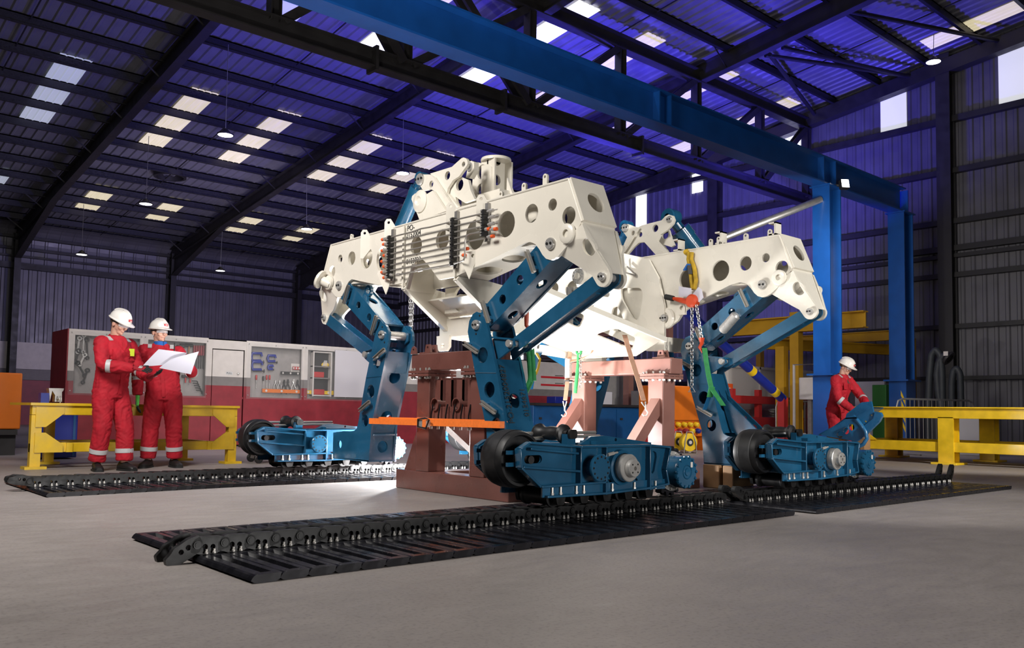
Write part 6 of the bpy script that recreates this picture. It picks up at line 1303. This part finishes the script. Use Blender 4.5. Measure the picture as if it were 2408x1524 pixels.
MB().ibeam((19.62, G(1800, 800).y, 2.6), (23.5, G(1800, 800).y-1.5, 2.6), .2, .28, .03).obj('side_beam', 'amber', yg)
MB().ibeam((22.6, 14.5, 2.92), (22.6, 9.9, 2.92), .2, .26, .02).obj('rail_beam', 'amber', yg); MB().box(22.5, 22.7, 9.9, 10.05, 0, 2.8).obj('post', 'amber', yg); MB().box(22.5, 22.7, 14.4, 14.55, 0, 2.8).obj('post', 'amber', yg)
pg = thing('pink_gantry', 'pale red steel frame behind the rear white frame', 'gantry', (18.0, 15.6, 0))
MB().ibeam((18, 17.0, 3.05), (18, 14.3, 3.05), .25, .3, .03).obj('cross_beam', 'primer_pale_lit', pg); MB().ibeam((18, 17.0, 2.6), (18, 14.3, 2.6), .2, .22, .02).obj('cross_beam', 'primer_pale_lit', pg); MB().box(17.9, 18.1, 15.55, 15.75, 0, 3.2).obj('post', 'primer_pale_lit', pg); MB().box(17.9, 18.1, 14.2, 14.4, 0, 3.2).obj('post', 'primer_pale_lit', pg)
jb = thing('jib_pole', 'long dark blue pole with yellow bands slanting behind the rear leg', 'pole', (13.5, 8.9, 0)); p, q = on('a', 12.0, 1635, 752), on('a', 14.6, 1840, 938); d = (q-p).normalized()
MB().cyl(p-d*.6, q, .085, 20).obj('pole_tube', 'deepblue', jb)
for x, y in ((1672, 785), (1767, 873), (1822, 922)):
    c = min((p+(q-p)*(k/60) for k in range(61)), key=lambda v: (lambda w: (PCX+FPX*w.dot(_r)/w.dot(_f)-x)**2+(PCY-FPX*w.dot(_u)/w.dot(_f)-y)**2)(v-CAM)); MB().cyl(c-d*.07, c+d*.07, .087, 20).obj('yellow_band', 'yellow', jb)
MB().box(q.x-.08, q.x+.06, q.y-.08, q.y+.06, 0, q.z+.02).obj('foot_post', 'redbright', jb)
def barrier(p, q, lab, zt=1.12):
    p, q = Vector(p), Vector(q); t = thing('crowd_barrier', lab, 'barrier', (p+q)/2, 0, 'galvanised crowd barriers'); d = (q-p).normalized(); L = (q-p).length
    MB().tube([p+AZ*.02, p+AZ*(zt-.15), p+d*.04+AZ*(zt-.04), p+d*.15+AZ*zt, q-d*.15+AZ*zt, q-d*.04+AZ*(zt-.04), q+AZ*(zt-.15), q+AZ*.02], .02, 8).obj('frame_tube', 'galv', t); MB().cyl(p+AZ*.18, q+AZ*.18, .018, 8).obj('bottom_rail', 'galv', t)
    n = int(L/.115)
    for k in range(1, n): c = p+d*(L*k/n); MB().cyl(c+AZ*.18, c+AZ*zt, .009, 6).obj('upright', 'galv', t)
    for c in (p+d*.3, q-d*.3): s_ = d.cross(AZ); MB().bar(c-s_*.3+AZ*.01, c+s_*.3+AZ*.01, .05, .02).obj('foot', 'galv', t)
barrier((19.45, 12.0, 0), (21.0, 11.2, 0), 'nearest crowd barrier right of the rear leg'); barrier((19.75, 12.15, 0), (21.3, 11.35, 0), 'second crowd barrier, nested behind the nearest'); barrier((20.05, 12.3, 0), (21.6, 11.5, 0), 'third crowd barrier, at the back of the stack'); barrier((17.2, 7.9, 0), (19.2, 7.2, 0), 'crowd barrier seen under the right workbench')
sk = thing('slat_stack', 'bundle of thin brown upright laths by the barriers', 'laths', (17.6, 12.5, 0))
for k in range(14): x = 16.75+.09*k; MB().box(x, x+.05, 12.55, 12.60, .04, 1.33+.02*(k % 3)).obj('lath', 'strapbrown', sk)
for z in (.2, .7, 1.2): MB().box(16.7, 18.1, 12.60, 12.63, z, z+.05).obj('tie_lath', 'strapbrown', sk)
rb = thing('red_trestle', 'red steel trestle beams behind the crowd barriers', 'trestle', (19.8, 12.9, 0))
MB().box(18.6, 22.6, 12.75, 12.95, 1.05, 1.25).obj('beam', 'redbright', rb)
for x in (18.7, 19.9, 21.2, 22.4): MB().box(x, x+.14, 12.78, 12.92, 0, 1.42).obj('upright', 'redbright', rb)
MB().box(18.6, 22.6, 12.76, 12.94, .1, .7).obj('lower_panel', 'redbright', rb)
wf = thing('white_tube_frame', 'white rectangular tube frame standing behind the barriers', 'frame', (18.9, 11.6, 0)); p, q = on('a', 18.6, 1867, 858), on('a', 18.6, 1964, 864); MB().tube([(p.x, p.y, 0), (p.x, p.y, p.z), (p.x, q.y, p.z), (p.x, q.y, 0)], .035, 8).obj('tube', 'panelwhite', wf)
wc = thing('control_box', 'white control cabinet with a display, left of the man at the blade', 'control box', (18.8, 11.2, 0)); p, q = on('a', 18.8, 1878, 888), on('a', 18.8, 1918, 940); MB().box(18.8, 19.2, q.y, p.y, q.z, p.z).obj('cabinet', 'panelwhite', wc, bevel=.02); p2 = on('a', 18.8, 1921, 893); q2 = on('a', 18.8, 1940, 925); MB().box(18.75, 19.1, q2.y, p2.y, q2.z, p2.z).obj('keypad', 'cabwhite', wc); MB().box(18.74, 18.75, q2.y+.05, p2.y-.1, q2.z+.05, p2.z-.05).obj('display', 'dark', wc); MB().box(18.9, 19.1, (p.y+q.y)/2-.05, (p.y+q.y)/2+.05, 0, q.z).obj('pedestal', 'galv', wc)
boxthing('yellow_cabinet', 'yellow cabinet behind the man at the blade', 'cabinet', 20.0, 20.5, on('a', 20, 1955, 950).y, on('a', 20, 1938, 950).y+.3, 0, on('a', 20, 1945, 905).z, 'amber'); boxthing('green_cabinet', 'green cabinet beside the striped blue column', 'cabinet', 21.5, 22.2, on('a', 21.5, 2084, 930).y, on('a', 21.5, 2051, 930).y, 0, on('a', 21.5, 2060, 905).z, 'green'); boxthing('white_low_wall', 'grey-white low partition behind the man at the blade', 'partition', 22.6, 22.7, on('a', 22.6, 2080, 930).y, on('a', 22.6, 2010, 930).y, 0, on('a', 22.6, 2040, 897).z, 'cabwhite')
# fume-extraction hoses at the right
for (pts, r, m_, l) in ((((2183, 960), (2186, 880), (2190, 835), (2200, 822), (2212, 835), (2215, 880), (2216, 960)), .16, 'hose', 'tall black extraction hose arching by the blue column'), (((2213, 960), (2206, 920), (2203, 880), (2208, 850), (2219, 836), (2225, 838)), .16, 'hose', 'blue-grey extraction hose with round nozzle'), (((2238, 960), (2238, 900), (2242, 872), (2250, 866), (2258, 880), (2260, 960)), .15, 'hose', 'shorter brown-black extraction hose, rightmost of three')):
    P_ = [on('a', 20.6, *q) for q in pts]; P_ = [Vector((P_[0].x, P_[0].y, 0))]+P_
    if len(pts) == 7: P_.append(Vector((P_[-1].x, P_[-1].y, 0)))
    elif 'shorter' in l: P_.append(Vector((P_[-1].x, P_[-1].y, 0)))
    Q = []
    for i in range(len(P_)-1):
        for k in range(5): Q.append(P_[i].lerp(P_[i+1], k/5))
    Q.append(P_[-1]); Q = [Q[0]]+[(Q[i-1]+Q[i]*2+Q[i+1])/4 for i in range(1, len(Q)-1)]+[Q[-1]]
    t = thing('extraction_hose', l, 'hose', Q[0], 0, 'fume extraction hoses'); MB().tube(Q, [r*(.5 if k % 2 else .47) for k in range(len(Q))], 14).obj('hose', m_, t)
    if 'nozzle' in l: d = (Q[-1]-Q[-2]).normalized(); MB().lathe(Q[-1], d+Vector((0, -.2, -.5)), [(.08, -.02), (.17, .05), (.17, .1), (.1, .1)], 18).obj('nozzle', 'dark', t); MB().box(Q[-1].x-.2, Q[-1].x-.18, Q[-1].y-.12, Q[-1].y-.02, Q[-1].z, Q[-1].z+.1).obj('nozzle_label', 'panelwhite', t)
p, q = on('a', 18.5, 2240, 1046), on('a', 18.5, 2302, 980); boxthing('white_board', 'white board standing behind the right workbench', 'board', 18.5, 18.6, q.y, p.y, 0, q.z, 'cabwhite')
boxthing('dark_machine', 'dark machine body behind the far end of the right workbench', 'machine', 19.6, 20.3, on('a', 19, 2237, 1000).y, on('a', 19, 2160, 1000).y, 0, .75, 'dark')
# timber packing below the rear leg
boxthing('timber_block', 'left dark timber block below the rear right leg', 'timber', 7.35, 7.72, BC-1.12, BC-.92, 0, .235, 'wood'); boxthing('timber_block', 'right dark timber block below the rear right leg', 'timber', 7.35, 7.72, BC-1.28, BC-1.16, 0, .235, 'wood')
# ================================================================ STRAPS, SLINGS, HOISTS
SA = 4.465
t = thing('ratchet_strap', 'orange ratchet strap stretched between the two front legs', 'strap', (SA, BC, .62))
L_, R_ = on('a', SA, 868, 990), on('a', SA, 1176, 999)
MB().strip([L_+Vector((.06, .02, 0)), L_, R_, R_+Vector((.06, -.02, 0))], AZ*.055, .004).obj('strap_band', 'strap', t)
MB().strip([L_+Vector((.10, .02, .015)), R_+Vector((.14, .2, .01))], AZ*.05, .004).obj('strap_band', 'strap', t)
c = on('a', SA, 1003, 996); q = MB(); q.bar(c+Vector((-.012, .10, .0)), c+Vector((-.012, -.06, 0)), .02, .06); q.obj('ratchet_body', 'steel', t)
q = MB(); q.tube([c+Vector((-.03, .09, -.03)), c+Vector((-.045, -.05, -.045)), c+Vector((-.045, -.10, .035)), c+Vector((-.03, -.02, .045)), c+Vector((-.03, .09, .035))], .008, 6, True); q.obj('ratchet_handle', 'black', t)
MB().lathe(c+Vector((-.02, 0, -.03)), AZ, [(0, 0), (.022, 0), (.022, .06), (0, .06)], 12).obj('strap_roll', 'strap', t)
def strapthing(lab, pts, w, m_, g=None, extra=None, wv=None, name='webbing_strap'):
    P_ = [Vector(p) for p in pts]; t = thing(name, lab, 'strap', P_[-1], 0, g); n = []
    for i in range(len(P_)-1): n += [P_[i].lerp(P_[i+1], k/4) for k in range(4)]
    n.append(P_[-1]); n = [n[0]]+[(n[i-1]+2*n[i]+n[i+1])/4 for i in range(1, len(n)-1)]+[n[-1]]
    MB().strip(n, (wv or (RT*w)), .006).obj('webbing', m_, t); return t
def hook(par, p, m_='steel', s=1):
    p = Vector(p); MB().tube([p+AZ*.05*s, p, p-AZ*.03*s+RT*.02*s, p-AZ*.06*s+RT*.01*s, p-AZ*.065*s-RT*.02*s, p-AZ*.045*s-RT*.035*s], .008*s, 8).obj('hook', m_, par)
kS = CR(1230, 780, 5.256); SP = 6.75
def S(x, y, a=SP): return on('a', a, *kS((x, y))[0])
t = strapthing('brown webbing strap from the white frame to the right brace of the pink stand', [S(1255, 40), S(1330, 300), S(1430, 620), S(1490, 850)], .05, 'strapbrown', 'brown tie-down straps'); q = S(1495, 900); MB().tube([S(1465, 870), S(1510, 935), S(1515, 865)], .008, 6).obj('delta_ring', 'steel', t); hook(t, S(1515, 960), 'bolt')
t = strapthing('brown webbing strap with metal ratchet left of the pink stand', [S(585, 170), S(570, 380), S(550, 600), S(520, 850)], .045, 'strapbrown', 'brown tie-down straps'); c = S(560, 460); MB().box(c.x-.02, c.x+.02, c.y-.035, c.y+.035, c.z-.10, c.z+.11).obj('ratchet', 'steel', t); MB().box(c.x-.03, c.x+.03, c.y-.04, c.y+.04, c.z-.14, c.z-.125).obj('ratchet_bar', 'dark', t); MB().tube([S(495, 860), S(515, 960), S(540, 860)], .008, 6).obj('delta_ring', 'steel', t); hook(t, S(515, 975), 'bolt')
strapthing('loose brown strap tail looping from the ratchet to the frame opening', [S(915, 100), S(880, 180), S(850, 260), S(780, 310), S(680, 350), S(575, 365)], .05, 'strapbrown', wv=AZ*.03+RT*.035)
# green sling hanging inside the front leg
kg = CR(1090, 720, 3.81); t = thing('round_sling', 'green lifting sling hanging beside the front leg and through its hole', 'sling', (4.8, 5.2, .9)); P_ = [on('a', 4.83, *q) for q in kg((580, 370), (590, 500), (598, 640), (600, 670), (560, 760), (515, 825))]
MB().tube(P_, [.022, .022, .022, .028, .026, .024], 10).obj('sling_body', 'sling', t); MB().tube([p+RT*.03 for p in P_[:4]], .02, 10).obj('sling_leg', 'sling', t)
hk = thing('load_hook', 'brown-red load hook above the green sling', 'hook', on('a', 4.83, 1240, 760)); p = on('a', 4.83, 1238, 757); MB().tube([p+AZ*.1, p+AZ*.02, p-RT*.0-AZ*.03, p+RT*.03-AZ*.07, p+RT*.0-AZ*.11, p-RT*.04-AZ*.09], [.02, .02, .018, .02, .018, .01], 10).obj('hook_body', 'hookred', hk); chainlink(hk, p+AZ*.1, p+AZ*.5, .05, .007)
rb_ = thing('ratchet_strap', 'blue ratchet strap with gold handle hanging from the white frame', 'strap', on('a', 5.6, 1262, 840)); MB().strip([on('a', 5.6, 1272, 760), on('a', 5.6, 1265, 820)], RT*.02, .004).obj('strap_band', 'galv', rb_); MB().strip([on('a', 5.6, x, y) for x, y in ((1268, 828), (1258, 845), (1255, 862), (1250, 890), (1246, 915))], [RT*.06]*5, .03).obj('strap_roll', 'bluelt', rb_); MB().strip([on('a', 5.55, x, y) for x, y in ((1262, 832), (1270, 845), (1266, 865), (1260, 880))], [RT*.02]*4, .03).obj('ratchet_handle', 'slingyellow', rb_)
# lever hoist on the yellow sling over the rear frame, with chains and green sling
kr = CR(1440, 480, 6.93); ya = RA-.03
t = thing('lifting_sling', 'yellow lifting sling looped over the rear white frame', 'sling', on('a', ya, 1627, 640))
for dx, k in ((0, 0), (45, 1)): MB().tube([on('a', ya-.0, *q) for q in kr((1250+dx, 785), (1240+dx, 900), (1270+dx*1.5, 1050), (1290+dx*1.6, 1250), (1310+dx*.6, 1390))], .022, 10).obj('sling_leg', 'slingyellow', t)
MB().tube([on('a', ya, *kr((1200, 782))[0]), on('a', ya+.12, *kr((1240, 770))[0]), on('a', ya+.25, *kr((1300, 775))[0])], .03, 10).obj('sling_top', 'slingyellow', t)
MB().strip([on('a', ya-.03, *q) for q in kr((1250, 980), (1270, 1140))], RT*.045, .012).obj('sling_label', 'dark', t); MB().strip([on('a', ya-.04, *q) for q in kr((1245, 975), (1180, 1080))], RT*.04, .01).obj('blue_ribbon', 'scarf', t)
for pts in (((1080, 1340), (1080, 1510), (1290, 1510), (1280, 1370)), ((1300, 1480), (1400, 1350), (1450, 1390), (1480, 1524), (1410, 1600))): MB().plate([tuple(v) for v in onb(ya-.05, kr(*pts))], [], (ya-.05, 0, 0), AY, AZ, .008).obj('card_tag', 'paper', t)
lh = thing('lever_hoist', 'orange-red lever hoist with black grip under the yellow sling', 'lever hoist', on('a', ya-.06, 1615, 705)); p, q = on('a', ya-.06, 1565, 698), on('a', ya-.06, 1628, 712)
MB().tube([p, p.lerp(q, .3)], .03, 12).obj('grip', 'gloveblack', lh); MB().tube([p.lerp(q, .3), p.lerp(q, .6), q], [.018, .03, .035], 10).obj('lever', 'hookred', lh); c = on('a', ya-.05, 1629, 708); MB().lathe(c+AX*.05, -AX, [(0, .1), (.05, .1), (.07, .08), (.07, .02), (.05, 0), (0, 0)], 18).obj('gear_case', 'hookred', lh)
hc = thing('hoist_chain', 'steel hoist chain hanging from the lever hoist to a triangle end', 'chain', on('a', ya-.06, 1628, 910)); chainlink(hc, on('a', ya-.06, 1627, 715), on('a', ya-.06, 1627, 908), .045, .006); e = on('a', ya-.06, 1627, 915); MB().tube([e+AZ*.03, e-AZ*.03+RT*.035, e-AZ*.03-RT*.035], .007, 6, True).obj('end_triangle', 'steel', hc)
hk = thing('load_hook', 'orange load hook holding the green sling at the rear leg', 'hook', on('a', ya-.06, 1650, 812)); chainlink(hk, on('a', ya-.06, 1637, 715), on('a', ya-.06, 1650, 795), .045, .006); p = on('a', ya-.06, 1650, 808); MB().tube([p+AZ*.06, p, p-RT*.02-AZ*.04, p-AZ*.085+RT*.005, p+RT*.035-AZ*.05], [.03, .02, .018, .018, .01], 10).obj('hook_body', 'hookred', hk)
kG = CR(1580, 700, 3.717); t = thing('web_sling', 'bright green web sling knotted on the rear leg', 'sling', on('a', ya-.06, 1672, 900)); MB().strip([on('a', ya-.07, *q) for q in kG((285, 440), (300, 560), (320, 680), (345, 790))], RT*.05, .008).obj('sling_band', 'sling', t); MB().strip([on('a', ya-.06, *q) for q in kG((345, 790), (400, 870), (450, 945))], RT*.05, .008).obj('sling_band', 'sling', t); MB().strip([on('a', ya-.065, *q) for q in kG((350, 780), (330, 870))], RT*.06, .012).obj('sling_knot', 'sling', t); MB().strip([on('a', ya-.055, *q) for q in kG((325, 870), (285, 980))], RT*.04, .006).obj('blue_tail', 'bluelt', t)
t = thing('round_sling', 'green sling and chain hanging left of the pink stand', 'sling', S(680, 700)); MB().tube([S(690, 260), S(680, 420), S(660, 600), S(645, 760)], .02, 8).obj('sling_body', 'sling', t); MB().tube([S(690+math.cos(x)*28, 245+math.sin(x)*40) for x in [2*PI*i/10 for i in range(10)]], .014, 8, True).obj('sling_eye', 'sling', t); chainlink(t, S(708, 280), S(708, 690), .045, .006)
